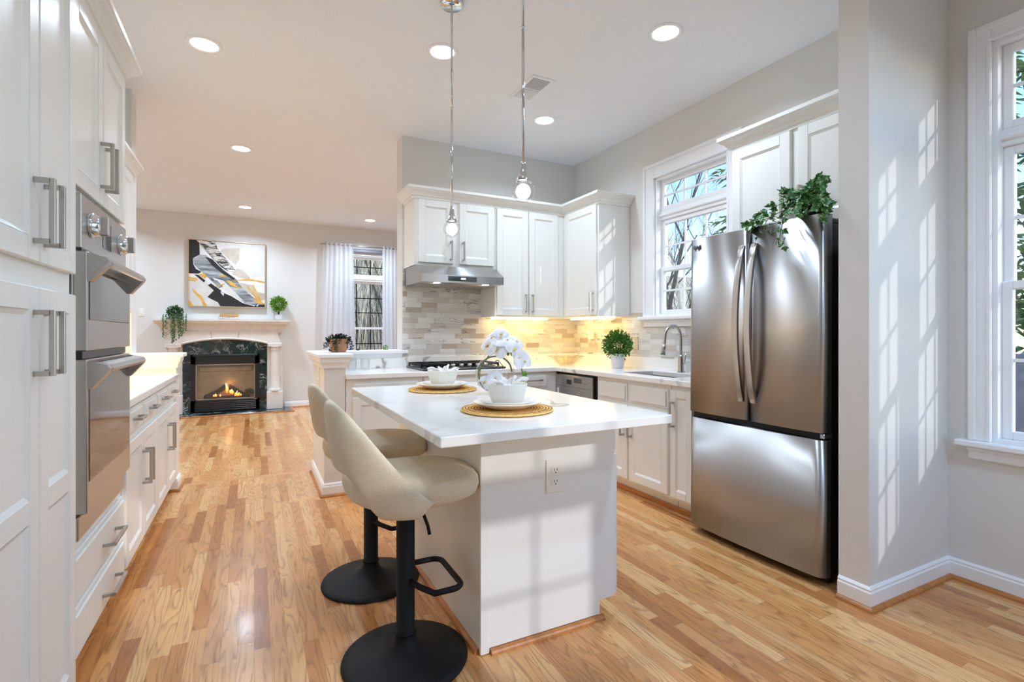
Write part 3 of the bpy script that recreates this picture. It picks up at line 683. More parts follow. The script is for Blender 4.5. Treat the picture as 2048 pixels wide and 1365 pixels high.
# sink cabinet
t = thing('sink_cabinet', (2.8, 2.95, 0), 'white sink base cabinet with two false drawer fronts and two doors', 'cabinet')
build('body', MB().box((2.505, 2.545, .10), (2.525, 3.36, .862)).box((2.525, 2.545, .1), (3.05, 2.565, .862)).box((2.525, 3.34, .1), (3.05, 3.36, .862)).box((2.525, 2.565, .1), (3.05, 3.34, .12)).box((2.57, 2.545, 0), (3.05, 3.36, .10)), M['white'], t)
slab_front(R, 2.56, 2.945, .70, .835, t, name='false_front'); slab_front(R, 2.985, 3.335, .70, .835, t, name='false_front')
d = panel_door(R, 2.56, 2.955, .12, .675, t); pull(R, 2.925, .53, .17, True, d)
d = panel_door(R, 2.975, 3.345, .12, .675, t); pull(R, 3.01, .53, .17, True, d)
t = thing('base_cabinet', (2.8, 2.43, 0), 'narrow white base cabinet between the sink cabinet and the refrigerator', 'cabinet')
build('body', MB().box((2.505, 2.335, .10), (3.06, 2.54, .862)).box((2.57, 2.335, 0), (3.06, 2.54, .10)), M['white'], t)
d = panel_door(R, 2.345, 2.532, .12, .835, t, fw=.05); pull(R, 2.50, .675, .17, True, d)
# toe shoe (dark oak) along the right toe kick
o = build('toe_kick_moulding', MB().box((2.556, 2.34, 0), (2.5695, 3.36, .035), .004), M['oakshoe'], base=(2.56, 2.85, 0)); tag(o, 'oak moulding strip along the toe kick of the sink cabinets', 'moulding')
# worktop with sink cut-out
SK = (2.60, 2.95, 2.62, 3.20)
mb = MB(); z0, z1 = .866, CT
mb.box((.6145, 3.932, z0), (2.470, 4.569, z1), .004).box((2.4695, SK[3], z0), (3.099, 4.569, z1), .004).box((2.4695, 2.325, z0), (3.099, SK[2], z1), .004)
mb.box((2.4695, SK[2] - .005, z0), (SK[0], SK[3] + .005, z1), .004).box((SK[1], SK[2] - .005, z0), (3.099, SK[3] + .005, z1), .004)
ct = build('countertop', mb, M['quartz'], base=(2.2, 4.0, .866)); tag(ct, 'L-shaped white veined quartz countertop around the cooktop and the sink', 'countertop')
mb = MB().box((.6145, 4.548, CT), (1.205, 4.569, .99), .002).box((1.2045, 4.548, CT), (3.099, 4.569, 1.0), .002).box((3.078, 2.325, CT), (3.099, 4.5485, 1.0), .002)
build('upstand', mb, M['quartz'], ct)
o = struct('trim_backsplash_tile', MB().box((1.21, 4.562, 1.0), (3.095, 4.57, 1.80)), M['tilex'])
build('side_tile', MB().box((3.092, 3.46, 1.0), (3.10, 4.562, 1.40)).box((3.092, 2.3, 1.0), (3.10, 3.46, 1.265)), M['tiley'], o)
# sink basin
mb = MB(); x0, x1, y0, y1 = SK
def basin(i, j):
    pass
rr = [(x0 - .004, y0 - .004), (x1 + .004, y0 - .004), (x1 + .004, y1 + .004), (x0 - .004, y1 + .004)]
def ring(ins, z): return [(x0 + ins, y0 + ins, z), (x1 - ins, y0 + ins, z), (x1 - ins, y1 - ins, z), (x0 + ins, y1 - ins, z)]
L_ = [ring(-.008, .864), ring(-.004, .864), ring(.004, .70), ring(.03, .682)]; vs = sum(L_, [])
mb.add(vs, [(a * 4 + k, a * 4 + (k + 1) % 4, a * 4 + 4 + (k + 1) % 4, a * 4 + 4 + k) for a in range(3) for k in range(4)] + [(12, 13, 14, 15)])
sk = build('sink', mb, M['steel'], base=(2.77, 2.91, .682), recalc=False); tag(sk, 'stainless steel undermount sink in the right counter', 'sink')
build('drain', MB().lathe([(0, .684), (.04, .684), (.045, .686), (.045, .683), (0, .683)], (2.78, 2.9, 0), 24), M['chrome'], sk)
# faucet
fx, fy = 3.015, 2.955
t = thing('kitchen_faucet', (fx, fy, CT), 'brushed nickel gooseneck faucet behind the sink', 'faucet')
build('base', MB().lathe([(0, 0), (.03, 0), (.03, .006), (.024, .02), (.021, .09), (.019, .12), (.016, .14), (0, .14)], (fx, fy, CT), 24), M['nickel'], t)
pts = [(fx, fy, CT + .13 + .02 * k) for k in range(8)]
for k in range(1, 15):
    a = PI * k / 14; pts.append((fx - .085 + .085 * math.cos(a), fy, CT + .27 + .10 * math.sin(a)))
pts += [(fx - .172, fy, CT + .24), (fx - .176, fy, CT + .22)]
build('spout', MB().tube(pts, .0115, 12), M['nickel'], t)
build('spray_head', MB().tube([(fx - .176, fy, CT + .225), (fx - .180, fy, CT + .20), (fx - .190, fy, CT + .14)], [.014, .016, .021], 16), M['nickel'], t)
build('lever', MB().tube([(fx, fy - .018, CT + .075), (fx, fy - .04, CT + .078)], .012, 12).tube([(fx, fy - .036, CT + .075), (fx + .005, fy - .048, CT + .15)], .006, 10), M['nickel'], t)
# cooktop
t = thing('gas_cooktop', (1.60, 4.25, CT), 'black gas cooktop with grates set in the counter under the hood', 'cooktop')
build('body', MB().box((1.225, 3.98, CT), (1.975, 4.50, CT + .018), .005), M['dark'], t)
for k in range(3):
    g = MB(); a = 1.24 + k * .245; b = a + .235
    for y in (4.10, 4.47): g.box((a, y, CT + .03), (b, y + .014, CT + .05), .003)
    for x in (a, a + .11, b - .014): g.box((x, 4.10, CT + .03), (x + .014, 4.484, CT + .05), .003)
    for y in (4.2, 4.36): g.box((a + .02, y, CT + .034), (b - .02, y + .012, CT + .052), .003)
    for x in (a, b - .014):
        for y in (4.10, 4.47): g.box((x, y, CT + .017), (x + .014, y + .014, CT + .031))
    build('grate', g, M['black'], t)
for x, y in ((1.36, 4.19), (1.36, 4.39), (1.6, 4.29), (1.85, 4.19), (1.85, 4.39)):
    build('burner', MB().lathe([(0, .018), (.045, .018), (.045, .028), (.03, .034), (0, .034)], (x, y, CT), 20), M['black'], t)
for k in range(5):
    build('knob', MB().lathe([(0, .018), (.02, .018), (.019, .045), (.016, .05), (0, .05)], (1.50 + k * .075, 4.03, CT), 20), M['steelo'], t)
# range hood
t = thing('range_hood', (1.6, 4.3, 1.64), 'slim stainless steel range hood under the short white cabinet', 'hood')
mb = MB().prism([(4.555, 1.645), (4.04, 1.645), (4.04, 1.71), (4.19, 1.80), (4.555, 1.80)], lambda p, q, s: (s, p, q), 1.225, 1.982)
hb = build('body', mb, M['steel'], t)
build('display', MB().box((1.46, 4.0375, 1.66), (1.72, 4.0405, 1.70)), M['ovenglass'], t)
build('control_digits', MB().box((1.575, 4.0362, 1.676), (1.585, 4.0376, 1.686)).box((1.59, 4.0362, 1.676), (1.60, 4.0376, 1.686)).box((1.605, 4.0362, 1.676), (1.615, 4.0376, 1.686)), M['hoodled'], t)
build('filter', MB().box((1.26, 4.16, 1.639), (1.95, 4.5, 1.646), .002), M['nickel'], t)
for x in (1.38, 1.83): build('hood_light', MB().lathe([(0, 1.6415), (.03, 1.6415), (.03, 1.6445), (0, 1.6445)], (x, 4.10, 0), 20), M['hoodled'], t)
# upper cabinets
BU = Face('y', 4.24, -1); RU = Face('x', 2.745, -1)
t = thing('wall_cabinet', (1.6, 4.4, 1.805), 'short white two-door wall cabinet directly above the range hood', 'cabinet')
build('body', MB().box((1.222, 4.24, 1.805), (1.984, 4.566, 2.40)), M['white'], t)
d = panel_door(BU, 1.255, 1.575, 1.83, 2.375, t); pull(BU, 1.548, 1.945, .17, True, d)
d = panel_door(BU, 1.632, 1.972, 1.83, 2.375, t); pull(BU, 1.662, 1.945, .17, True, d)
t = thing('wall_cabinet', (2.37, 4.4, 1.37), 'tall white two-door wall cabinet right of the range hood', 'cabinet')
build('body', MB().box((1.987, 4.24, 1.37), (2.742, 4.566, 2.40)), M['white'], t)
d = panel_door(BU, 2.002, 2.332, 1.382, 2.375, t); pull(BU, 2.30, 1.50, .17, True, d)
d = panel_door(BU, 2.342, 2.668, 1.382, 2.375, t); pull(BU, 2.374, 1.50, .17, True, d)
t = thing('wall_cabinet', (2.92, 3.95, 1.37), 'tall white one-door wall cabinet in the corner left of the kitchen window', 'cabinet')
build('body', MB().box((2.745, 3.665, 1.37), (3.095, 4.566, 2.40)), M['white'], t)
d = panel_door(RU, 3.685, 4.19, 1.382, 2.375, t); pull(RU, 3.725, 1.50, .17, True, d)
t = thing('wall_cabinet', (2.92, 1.83, 1.80), 'deep white two-door wall cabinet above the refrigerator', 'cabinet')
RF = Face('x', 2.745, -1)
build('body', MB().box((2.745, 1.395, 1.80), (3.095, 2.245, 2.40)), M['white'], t)
d = panel_door(RF, 1.845, 2.238, 1.815, 2.375, t); pull(RF, 1.875, 1.955, .17, True, d)
d = panel_door(RF, 1.41, 1.80, 1.815, 2.375, t); pull(RF, 1.77, 1.955, .17, True, d)
mb = MB().sweep([(1.222, 4.566), (1.222, 4.24), (2.745, 4.24), (2.745, 3.665), (3.095, 3.665)], CROWN, z0=2.38)
tag(build('crown_moulding', mb, M['white'], base=(2.3, 4.2, 2.38)), 'white crown moulding along the corner wall cabinets above the hood', 'moulding')
mb = MB().sweep([(3.06, 2.245), (2.745, 2.245), (2.745, 1.395)], CROWN, z0=2.38)
tag(build('crown_moulding', mb, M['white'], base=(2.75, 1.83, 2.38)), 'white crown moulding on the cabinet above the refrigerator', 'moulding')
def warm(loc, sx, sy, w):
    ld = D.lights.new('warm_strip', 'AREA'); ld.shape = 'RECTANGLE'; ld.size = sx; ld.size_y = sy; ld.energy = w; ld.color = (1, .60, .10)
    lo = D.objects.new('warm_strip', ld); COL.objects.link(lo); lo.location = loc
tag(build('light_bar', MB().box((2.05, 4.44, 1.352), (2.68, 4.47, 1.3695), .003), M['warmled'], base=(2.37, 4.45, 1.352)), 'warm light bar under the tall two-door wall cabinet', 'light')
tag(build('light_bar', MB().box((2.93, 3.70, 1.352), (2.96, 4.40, 1.3695), .003), M['warmled'], base=(2.95, 4.05, 1.352)), 'warm light bar under the corner wall cabinet beside the window', 'light')
warm((2.37, 4.455, 1.347), .6, .03, WARM_W * .62); warm((2.945, 4.05, 1.347), .03, .65, WARM_W * .62)
for x in (1.38, 1.83):
    ld = D.lights.new('hood_spot', 'SPOT'); ld.energy = 3; ld.spot_size = 2.0; ld.spot_blend = .6; ld.shadow_soft_size = .03
    lo = D.objects.new('hood_spot', ld); COL.objects.link(lo); lo.location = (x, 4.10, 1.63)
# outlets
def outlet(fc, u, z, label, kind='duplex', w=.072, h=.116, m=None, sock=None):
    t = thing('switch_plate' if kind == 'switch' else 'outlet_plate', fc.P(u, z, 0), label, 'light switch' if kind == 'switch' else 'outlet')
    mb = MB(); fc.box(mb, u - w / 2, u + w / 2, z - h / 2, z + h / 2, 0, .006, .002); build('plate', mb, m or M['plate'], t)
    if kind == 'switch':
        mb = MB(); fc.box(mb, u - .016, u + .016, z - .033, z + .033, .005, .010, .002); build('rocker', mb, M['plate'], t)
    elif kind == 'duplex':
        for q in (-.02, .02):
            mb = MB(); T = Matrix.Translation(fc.P(u, z + q * h / .116, .005)); k = h / .116 * .0165
            pr = [(k * math.cos(a) * 1.0, max(-.80, min(.80, math.sin(a))) * k) for a in [2 * PI * i / 24 for i in range(24)]]
            mb.prism(pr, lambda p, q2, s: fc.P(u + p, z + q * h / .116 + q2, s), .004, .009); so_ = build('socket', mb, M['plate'], t)
            s = MB()
            for dx in (-.35, .35): fc.box(s, u + dx * k - .0012, u + dx * k + .0012, z + q * h / .116 - .1 * k, z + q * h / .116 + .45 * k, .0085, .0094)
            fc.box(s, u - .0022, u + .0022, z + q * h / .116 - .6 * k, z + q * h / .116 - .3 * k, .0085, .0094)
            build('slots', s, M['ink'], so_)
    return t
outlet(Face('x', 3.092, -1), 3.60, 1.125, 'beige outlet plate on the tiled wall behind the potted boxwood', w=.115, m=M['plated'])
t = outlet(Face('x', 3.092, -1), 4.22, 1.15, 'tan outlet on the warm-lit corner tile with a white plug in it', m=M['plated'])
build('plug_adapter', MB().box((3.045, 4.19, 1.155), (3.084, 4.25, 1.235), .006), M['plate'], t)
tag(build('power_cord', MB().tube([(3.06, 4.22, 1.235), (3.05, 4.20, 1.28), (3.055, 4.10, 1.335), (3.04, 4.02, 1.345), (3.05, 3.93, 1.33), (3.04, 3.84, 1.345), (3.04, 3.80, 1.362)], .004, 8).tube([(3.04, 4.06, 1.34), (3.05, 3.98, 1.318), (3.04, 3.9, 1.34)], .004, 8), M['plate'], base=(3.05, 4.1, 1.25)), 'white light cord looped under the corner wall cabinet', 'cord')
outlet(Face('x', .462, -1), 4.30, .86, 'tall white outlet plate on the end of the half wall', 'duplex', .075, .2)
outlet(Face('y', YF, -1), .93, .42, 'small outlet on the far wall beside the half wall', 'duplex')
outlet(Face('y', YF, -1), -1.46, 1.52, 'white switch plate on the far wall left of the fireplace', 'switch')
# refrigerator
t = thing('refrigerator', (2.72, 1.87, 0), 'stainless steel french-door refrigerator with bottom freezer, ivy on top', 'refrigerator')
RFm = []
mb = MB().box((2.452, 1.462, .045), (3.06, 2.282, 1.745), .004)
for x in (2.5, 3.0):
    for y in (1.5, 2.24): mb.box((x - .02, y - .02, -.003), (x + .02, y + .02, .05))
build('body', mb, M['dark'], t)
def fdoor(name, y0, y1, z0, z1, bul=.020, th=.058):
    """slightly bowed steel door"""
    n = 14; xs = 2.452
    def f(u, v):
        y = y0 + (y1 - y0) * u; k = 1 - (2 * u - 1) ** 2; e = min(1, min(u, 1 - u) / .05)
        b = bul * k; return (xs - th * (.55 + .45 * math.sqrt(max(0, 1 - (1 - e) ** 2))) - b + (v - .5) * 0, y, z0 + (z1 - z0) * v)
    mb = MB(); mb.grid(f, 40, 1)
    ed = [f(i / 40, 0) for i in range(41)]; eu = [f(i / 40, 1) for i in range(41)]
    mb.add(ed + [(xs, y1, z0), (xs, y0, z0)], [tuple(range(43))]); mb.add(eu + [(xs, y1, z1), (xs, y0, z1)], [tuple(range(43))])
    mb.add([f(0, 0), f(0, 1), (xs, y0, z1), (xs, y0, z0)], [(0, 1, 2, 3)]); mb.add([f(1, 0), f(1, 1), (xs, y1, z1), (xs, y1, z0)], [(0, 1, 2, 3)])
    return build(name, mb, M['steel'], t)
dl = fdoor('door', 1.869, 2.288, .735, 1.785, .014); dr2 = fdoor('door', 1.455, 1.863, .735, 1.785, .014)
fz = fdoor('freezer_drawer', 1.455, 2.288, .045, .700, .016)
for dd, y in ((dl, 1.905), (dr2, 1.828)):
    mb = MB(); n = 24; V = []
    for k in range(n + 1):
        q = k / n; z = .835 + .86 * q; out = .018 + .058 * math.sin(PI * q) ** .75
        V.append((2.40 - out, z))
    w = .017
    vs = []
    for (x, z) in V: vs += [(x, y - w, z), (x, y + w, z), (x + .016, y + w, z), (x + .016, y - w, z)]
    fs = [(a * 4 + k, a * 4 + (k + 1) % 4, a * 4 + 4 + (k + 1) % 4, a * 4 + 4 + k) for a in range(n) for k in range(4)] + [(0, 1, 2, 3), (n * 4, n * 4 + 1, n * 4 + 2, n * 4 + 3)]
    mb.add(vs, fs)
    for z in (.845, 1.685): mb.box((2.375, y - w * .8, z - .012), (2.40, y + w * .8, z + .012), .003)
    autosmooth(build('handle', mb, M['steel'], dd), 40)
build('freezer_gasket', MB().box((2.42, 1.475, .702), (2.4525, 2.27, .733)), M['ink'], t)
build('hinge_cover', MB().box((2.44, 1.47, 1.745), (2.60, 1.55, 1.775), .006).box((2.44, 2.20, 1.745), (2.60, 2.28, 1.775), .006), M['dark'], t)
build('hinge', MB().box((2.405, 1.46, .706), (2.47, 1.482, .73), .003), M['chrome'], t)
# maker's mark on the left door: a disc and two letters
lg = MB(); X0 = 2.3872; ly, lz = 2.243, 1.735
lg.prism([(ly + .012 * math.cos(a), lz + .012 * math.sin(a)) for a in [2 * PI * k / 20 for k in range(20)]], lambda p, q, s: (s, p, q), X0 - .0012, X0 + .004)
def bars(lst):
    for a, b, c, d_ in lst: lg.box((2.3824, ly - b, lz + c), (2.392, ly - a, lz + d_))
bars([(.020, .0235, -.010, .010), (.020, .031, -.010, -.0068), (.036, .0395, -.010, .010), (.036, .049, .0068, .010), (.036, .049, -.010, -.0068), (.0455, .049, -.010, .001), (.042, .049, -.002, .001)])
build('logo', lg, mat('logo_grey', (.16, .16, .165), .4, .5), dl)
t.rotation_euler = (0, math.radians(.55), 0)
# ------------------------------------------------------------------ island
t = thing('kitchen_island', (1.08, 2.36, 0), 'white kitchen island cabinet with a notched end panel facing the camera', 'island')
ix0, ix1, iy0, iy1 = .762, 1.385, 1.74, 2.97
build('body', MB().box((ix0 + .004, iy0 + .012, .10), (ix1, iy1 - .01, .868)).box((ix0 + .004, iy0 + .012, .0), (1.307, iy1 - .01, .101)), M['island'], t)
pn = [(ix0, 0), (1.307, 0), (1.307, .082), (ix1, .082), (ix1, .868), (ix0, .868)]
build('end_panel', MB().prism([(ix0 + .03, .022)] + [(1.307, .022)] + pn[2:5] + [(ix0 + .03, .868)], lambda p, q, s: (p, s, q), iy0, iy0 + .0125), M['island'], t)
build('side_panel', MB().box((ix0 - .004, iy0 + .0, .02), (ix0 + .0045, iy1 - .01, .868)), M['island'], t)
build('corner_trim', MB().box((ix0 - .006, iy0 - .002, .004), (ix0 + .0305, iy0 + .012, .868), .001), M['island'], t)
RI = Face('x', ix1, 1)
for a, b, h in ((1.745, 2.14, 2.11), (2.146, 2.55, 2.18), (2.556, 2.96, 2.59)):
    d = panel_door(RI, a, b, .085, .69, t); pull(RI, h, .58, .17, True, d)
    d = slab_front(RI, a, b, .71, .86, t); pull(RI, (a + b) / 2, .79, .16, False, d)
build('shoe_moulding', MB().sweep([(ix0 + .034, iy0), (1.325, iy0)], [(o - .013, z) for o, z in SHOE]).sweep([(ix0 - .004, iy1 - .01), (ix0 - .004, iy0 + .02)], [(o - .013, z) for o, z in SHOE]), M['oakshoe'], t)
tag(build('countertop', MB().box((.497, 1.447, .868), (1.432, 3.002, .902), .003), M['quartz'], base=(.965, 2.22, .868)), 'white veined quartz countertop of the island, overhanging beside the stools', 'countertop')
outlet(Face('y', 1.74, -1), 1.082, .639, 'white duplex outlet on the end panel of the island', 'duplex', .083, .134)
# ------------------------------------------------------------------ stools
def stool(cx, cy, label):
    t = thing('bar_stool', (cx, cy, 0), label, 'bar stool', 'beige bar stools at the island')
    c = (cx, cy, 0)
    build('base', MB().lathe([(0, 0), (.226, 0), (.232, .004), (.230, .010), (.20, .016), (.13, .026), (.075, .040), (.045, .062), (.036, .085), (.034, .10), (0, .10)], c, 56), M['black'], t)
    build('pole', MB().lathe([(0, .095), (.040, .095), (.040, .102), (.034, .106), (.034, .56), (.03, .565), (.03, .60), (0, .60)], c, 28), M['black'], t)
    r = .011; z = .285; w = .135; x1 = .18
    pts = [(.0, -w * .8, z - .0), (.05, -w, z)]
    pts = [(.025, -.02, z), (.04, -w * .75, z)]
    for k in range(6): a = -PI / 2 + (PI / 2) * k / 5; pts.append((x1 - .04 + .04 * math.cos(a), -w + .04 + .04 * math.sin(a), z))
    pts += [(x, -y, zz) for x, y, zz in pts[::-1]]
    q = [(.01, -.03, z + .012), (.03, -.075, z + .006)] + [(.07, -w, z)] + pts[2:-2] + [(.07, w, z), (.03, .075, z + .006), (.01, .03, z + .012)]
    build('footrest', MB().tube([(cx + x, cy + y, zz) for x, y, zz in q], r, 10), M['black'], t)
    build('lever', MB().tube([(cx + .01, cy - .03, .595), (cx + .03, cy - .10, .585), (cx + .045, cy - .13, .53), (cx + .05, cy - .135, .50)], .006, 8), M['black'], t)
    build('seat_plate', MB().box((cx - .10, cy - .10, .595), (cx + .10, cy + .10, .612), .004), M['black'], t)
    # seat cushion: rounded D, deeper towards the island
    def seat(u, v):
        a = 2 * PI * u; e = 2.0 / 2.7
        ca, sa = math.cos(a), math.sin(a)
        X = (abs(ca) ** e) * (1 if ca > 0 else -1) * (.268 if ca > 0 else .222); Y = (abs(sa) ** e) * (1 if sa > 0 else -1) * .222
        prof = [(0, .612), (.55, .610), (.86, .612), (.965, .628), (1.0, .655), (.985, .682), (.92, .700), (.75, .710), (.4, .714), (0, .715)]
        f = v * (len(prof) - 1); i = min(int(f), len(prof) - 2); f -= i
        k = prof[i][0] * (1 - f) + prof[i + 1][0] * f; zz = prof[i][1] * (1 - f) + prof[i + 1][1] * f
        return (cx + X * k, cy + Y * k, zz + .012 * max(0, -X * k) / .2)
    build('seat', MB().grid(seat, 48, 27, closed_u=True), M['fabric'], t)
    # wrap-around back: high at the rear, its ends running down to the sides of the seat, open gap above the seat at the rear
    A = math.radians(99); NU = 56
    def ss(x): x = max(0, min(1, x)); return x * x * (3 - 2 * x)
    def shell(u, v):
        ph = -A + 2 * A * u; q = abs(ph) / A
        top = .975 - .315 * ss((q - .14) / .90)
        bot = .735 - .135 * ss((q - .20) / .38)
        if q > .84: bot += (.645 - .60) * ss((q - .84) / .16); top -= .015 * ss((q - .84) / .16)
        hz = (top + bot) / 2; hh = (top - bot) / 2
        ang = 2 * PI * v; th = .021 * (1 - .55 * ss((q - .85) / .15))
        ex = math.cos(ang); ez = math.sin(ang)
        sq = lambda x, e: math.copysign(abs(x) ** e, x)
        zz = hz + hh * sq(ez, .55); o = th * sq(ex, .8)
        k = (zz - .60) / .37
        Rx = .222 + .034 * k + o; Ry = .238 + .010 * k + o
        lean = -.018 * max(0, k) * math.cos(ph)
        return (cx - Rx * math.cos(ph) + lean + .0, cy + Ry * math.sin(ph), zz)
    mb = MB(); mb.grid(shell, NU, 28)
    for u in (0, 1): mb.add([shell(u, j / 28) for j in range(28)], [tuple(range(28))])
    build('backrest', mb, M['fabric'], t)
    return t
stool(.505, 1.865, 'beige fabric bar stool nearest the camera, on a black round base')
stool(.512, 2.53, 'second beige fabric bar stool, behind the near one and partly hidden by it')
# ------------------------------------------------------------------ place settings on the island
TT = .902
def setting(cx, cy, w, seed):
    sc = lambda P, k=1.09: [(r * k, z * k) for r, z in P]
    rnd = random.Random(seed)
    a = 'front' if w == 0 else 'rear'
    lab = lambda s: s % (('nearest the camera', 'at the far end of the island')[w])
    mb = MB().lathe([(0, 0), (.176, 0), (.186, .003), (.188, .007), (.184, .0105), (.176, .010), (.168, .012), (.16, .010), (.15, .0115), (.10, .010), (0, .010)], (cx, cy, TT), 64, rfn=lambda a, i, m: 1 + .004 * math.sin(31 * a))
    tag(build('placemat', mb, M['jute'], base=(cx, cy, TT)), lab('round woven jute placemat on the island, %s'), 'placemat', 'jute placemats')
    z = TT + .0122; rib = lambda a, i, m: 1 + .010 * math.sin(60 * a) * (1 if 2 <= i <= 4 else 0)
    mb = MB().lathe(sc([(0, .0), (.075, .0), (.085, .004), (.110, .014), (.128, .022), (.131, .0245), (.129, .026), (.122, .0245), (.095, .0115), (.08, .008), (0, .007)]), (cx, cy, z), 120, rfn=rib)
    tag(build('dinner_plate', mb, M['ceramic'], base=(cx, cy, z)), lab('white ribbed dinner plate on the jute mat, %s'), 'plate', 'white dinner plates')
    z2 = z + .0078
    mb = MB().lathe(sc([(0, 0.0005), (.06, 0.0005), (.068, .004), (.090, .013), (.098, .018), (.1, .0205), (.097, .0215), (.088, .0175), (.066, .0085), (0, .0065)]), (cx, cy, z2), 120, rfn=rib)
    tag(build('salad_plate', mb, M['ceramic'], base=(cx, cy, z2)), lab('smaller white ribbed plate under the bowl, %s'), 'plate', 'white salad plates')
    z3 = z2 + .0073
    rb = lambda a, i, m: 1 + (.018 * math.sin(48 * a) if 2 <= i <= 5 else 0)
    mb = MB().lathe(sc([(0, .0), (.045, .0), (.054, .004), (.062, .022), (.069, .045), (.074, .066), (.0755, .072), (.0745, .076), (.0715, .075), (.069, .066), (.060, .035), (.045, .012), (0, .008)]), (cx, cy, z3), 144, rfn=rb)
    tag(build('soup_bowl', mb, M['ceramic'], base=(cx, cy, z3)), lab('white ribbed bowl holding a napkin, %s'), 'bowl', 'white ribbed bowls')
    # folded napkin: crossed cloth leaves standing out of the bowl
    mb = MB(); zb = z3 + .036
    def cloth(ang, ln, wd, tip, fold, tw):
        def f(u, v):
            s = (u - .5) * 2; taper = 1 - .75 * v ** 1.4
            x = s * wd * taper * (1 - .3 * v); out = .012 + ln * v ** 1.2
            zz = zb + tip * math.sin(min(1, v * 1.15) * PI / 2) - .02 * v * v
            y = fold * math.cos(s * PI * 1.3) * (1 - .35 * v) + .006 * math.sin(7 * s + tw)
            r = out + y * .5
            ca, sa = math.cos(ang + tw * .08 * v), math.sin(ang + tw * .08 * v)
            return (cx + r * ca - x * sa, cy + r * sa + x * ca, zz + y * .55)
        g = MB(); g.grid(f, 16, 12); b = len(mb.v); mb.v += g.v; mb.f += [[b + k for k in q] for q in g.f]; mb.m += g.m; mb.s += g.s
    for ang, ln, wd, tip, fold in ((3.5, .085, .038, .082, .014), (.2, .03, .045, .092, .018), (5.9, .075, .042, .075, .016), (1.7, .04, .04, .08, .016), (4.6, .045, .04, .062, .018), (2.6, .05, .036, .068, .014)):
        cloth(ang + rnd.uniform(-.15, .15), ln, wd, tip * rnd.uniform(.9, 1.05), fold, rnd.uniform(-2, 2))
    mb.ball((cx, cy, z3 + .05), .057, 20, sq=(1, 1, .5))
    tag(build('napkin', mb, M['napkin'], base=(cx, cy, z3 + .015)), lab('folded white napkin standing in the ribbed bowl, %s'), 'napkin', 'white napkins')
setting(.915, 1.835, 0, 4); setting(.925, 2.65, 1, 9)
# ------------------------------------------------------------------ orchid in a glass bowl
ox, oy = 1.125, 2.395
mb = MB(); n = 24; R0 = .104
pr = [(0, 0), (.035, 0)] + [(R0 * math.sin(a), .1 - R0 * math.cos(a) * .98) for a in [math.radians(q) for q in range(24, 150, 7)]] + [(.056, .1 + .094), (.060, .203), (.057, .203)]
mb.lathe(pr, (ox, oy, TT), 40)
tag(build('glass_fishbowl', mb, M['bowlglass'], base=(ox, oy, TT)), 'round clear glass bowl on the island holding the white orchid', 'vase')
t = thing('orchid', (ox, oy, TT + .006), 'white orchid spray curled out of the round glass bowl on the island', 'orchid')
# local frame: screen-right direction sx, away from the viewer sy
sx = Vector((math.cos(TH), -math.sin(TH), 0)); sy = Vector((math.sin(TH), math.cos(TH), 0)); oc = Vector((ox, oy, TT))
def op(r, z, d=0.0): return oc + sx * r + sy * d + Vector((0, 0, z))
mb = MB()
loop = [op(.012, .012), op(-.04, .03, .02), op(-.075, .06, .0), op(-.088, .10, .0), op(-.078, .145, -.01), op(-.045, .18, -.01), op(0, .192, 0), op(.045, .18, .01), op(.075, .15, .02), op(.088, .11, .02)]
def smooth_path(P, k=6):
    out = []
    for i in range(len(P) - 1):
        p0 = P[max(i - 1, 0)]; p1 = P[i]; p2 = P[i + 1]; p3 = P[min(i + 2, len(P) - 1)]
        for j in range(k):
            s = j / k; out.append(.5 * ((2 * p1) + (p2 - p0) * s + (2 * p0 - 5 * p1 + 4 * p2 - p3) * s * s + (3 * p1 - p0 - 3 * p2 + p3) * s ** 3))
    return out + [P[-1]]
mb.tube(smooth_path(loop), .0042, 8)
mb.tube(smooth_path([op(-.085, .07, .02), op(-.08, .12, .03), op(-.05, .17, .02), op(-.02, .215, .01), op(.02, .252, .0), op(.045, .256, 0), op(.07, .238, 0)]), .0038, 8)
mb.tube(smooth_path([op(-.02, .205, .0), op(.0, .218, -.02), op(.05, .222, -.02), op(.09, .208, -.02), op(.115, .19, -.02), op(.13, .15, -.02), op(.142, .11, -.02)]), .003, 8)
mb.tube(smooth_path([op(-.07, .15, 0), op(-.03, .14, .02), op(.01, .17, .02), op(.03, .15, .03), op(.05, .13, .02)]), .0022, 6)
mb.tube(smooth_path([op(-.08, .06, -.02), op(-.06, .03, -.03), op(-.02, .015, -.03), op(.03, .02, -.02), op(.07, .05, 0)]), .0035, 8)
build('stems', mb, M['stem'], t)
def orchid_flower(c, face, size, roll, nm='flower'):
    n = Vector(face).normalized(); u = n.orthogonal().normalized(); u = Matrix.Rotation(roll, 3, n) @ u; w = n.cross(u)
    mb = MB()
    for a, ln, wd in ((90, 1.0, .42), (210, .95, .40), (330, .95, .40), (10, .95, .72), (170, .95, .72)):
        a = math.radians(a); d = u * math.cos(a) + w * math.sin(a); e = n.cross(d)
        def f(i, j):
            s = (i - .5) * 2; k = math.sin(PI * min(1, j * .93 + .07)) ** .7
            return Vector(c) + d * (size * ln * j) + e * (s * size * wd * k) + n * (size * (.22 * j * (1 - j) * 1.2 + .10 * (1 - s * s) * k - .10 * j * j))
        mb.grid(f, 6, 7)
    mb.mat(1); mb.ball(tuple(Vector(c) + n * size * .12), size * .13, 10); mb.ball(tuple(Vector(c) + n * size * .2 - w * size * .12), size * .10, 10)
    build(nm, mb, [M['petal'], M['yellow']], t)
toC = Vector((-ox, -oy, .35)).normalized()
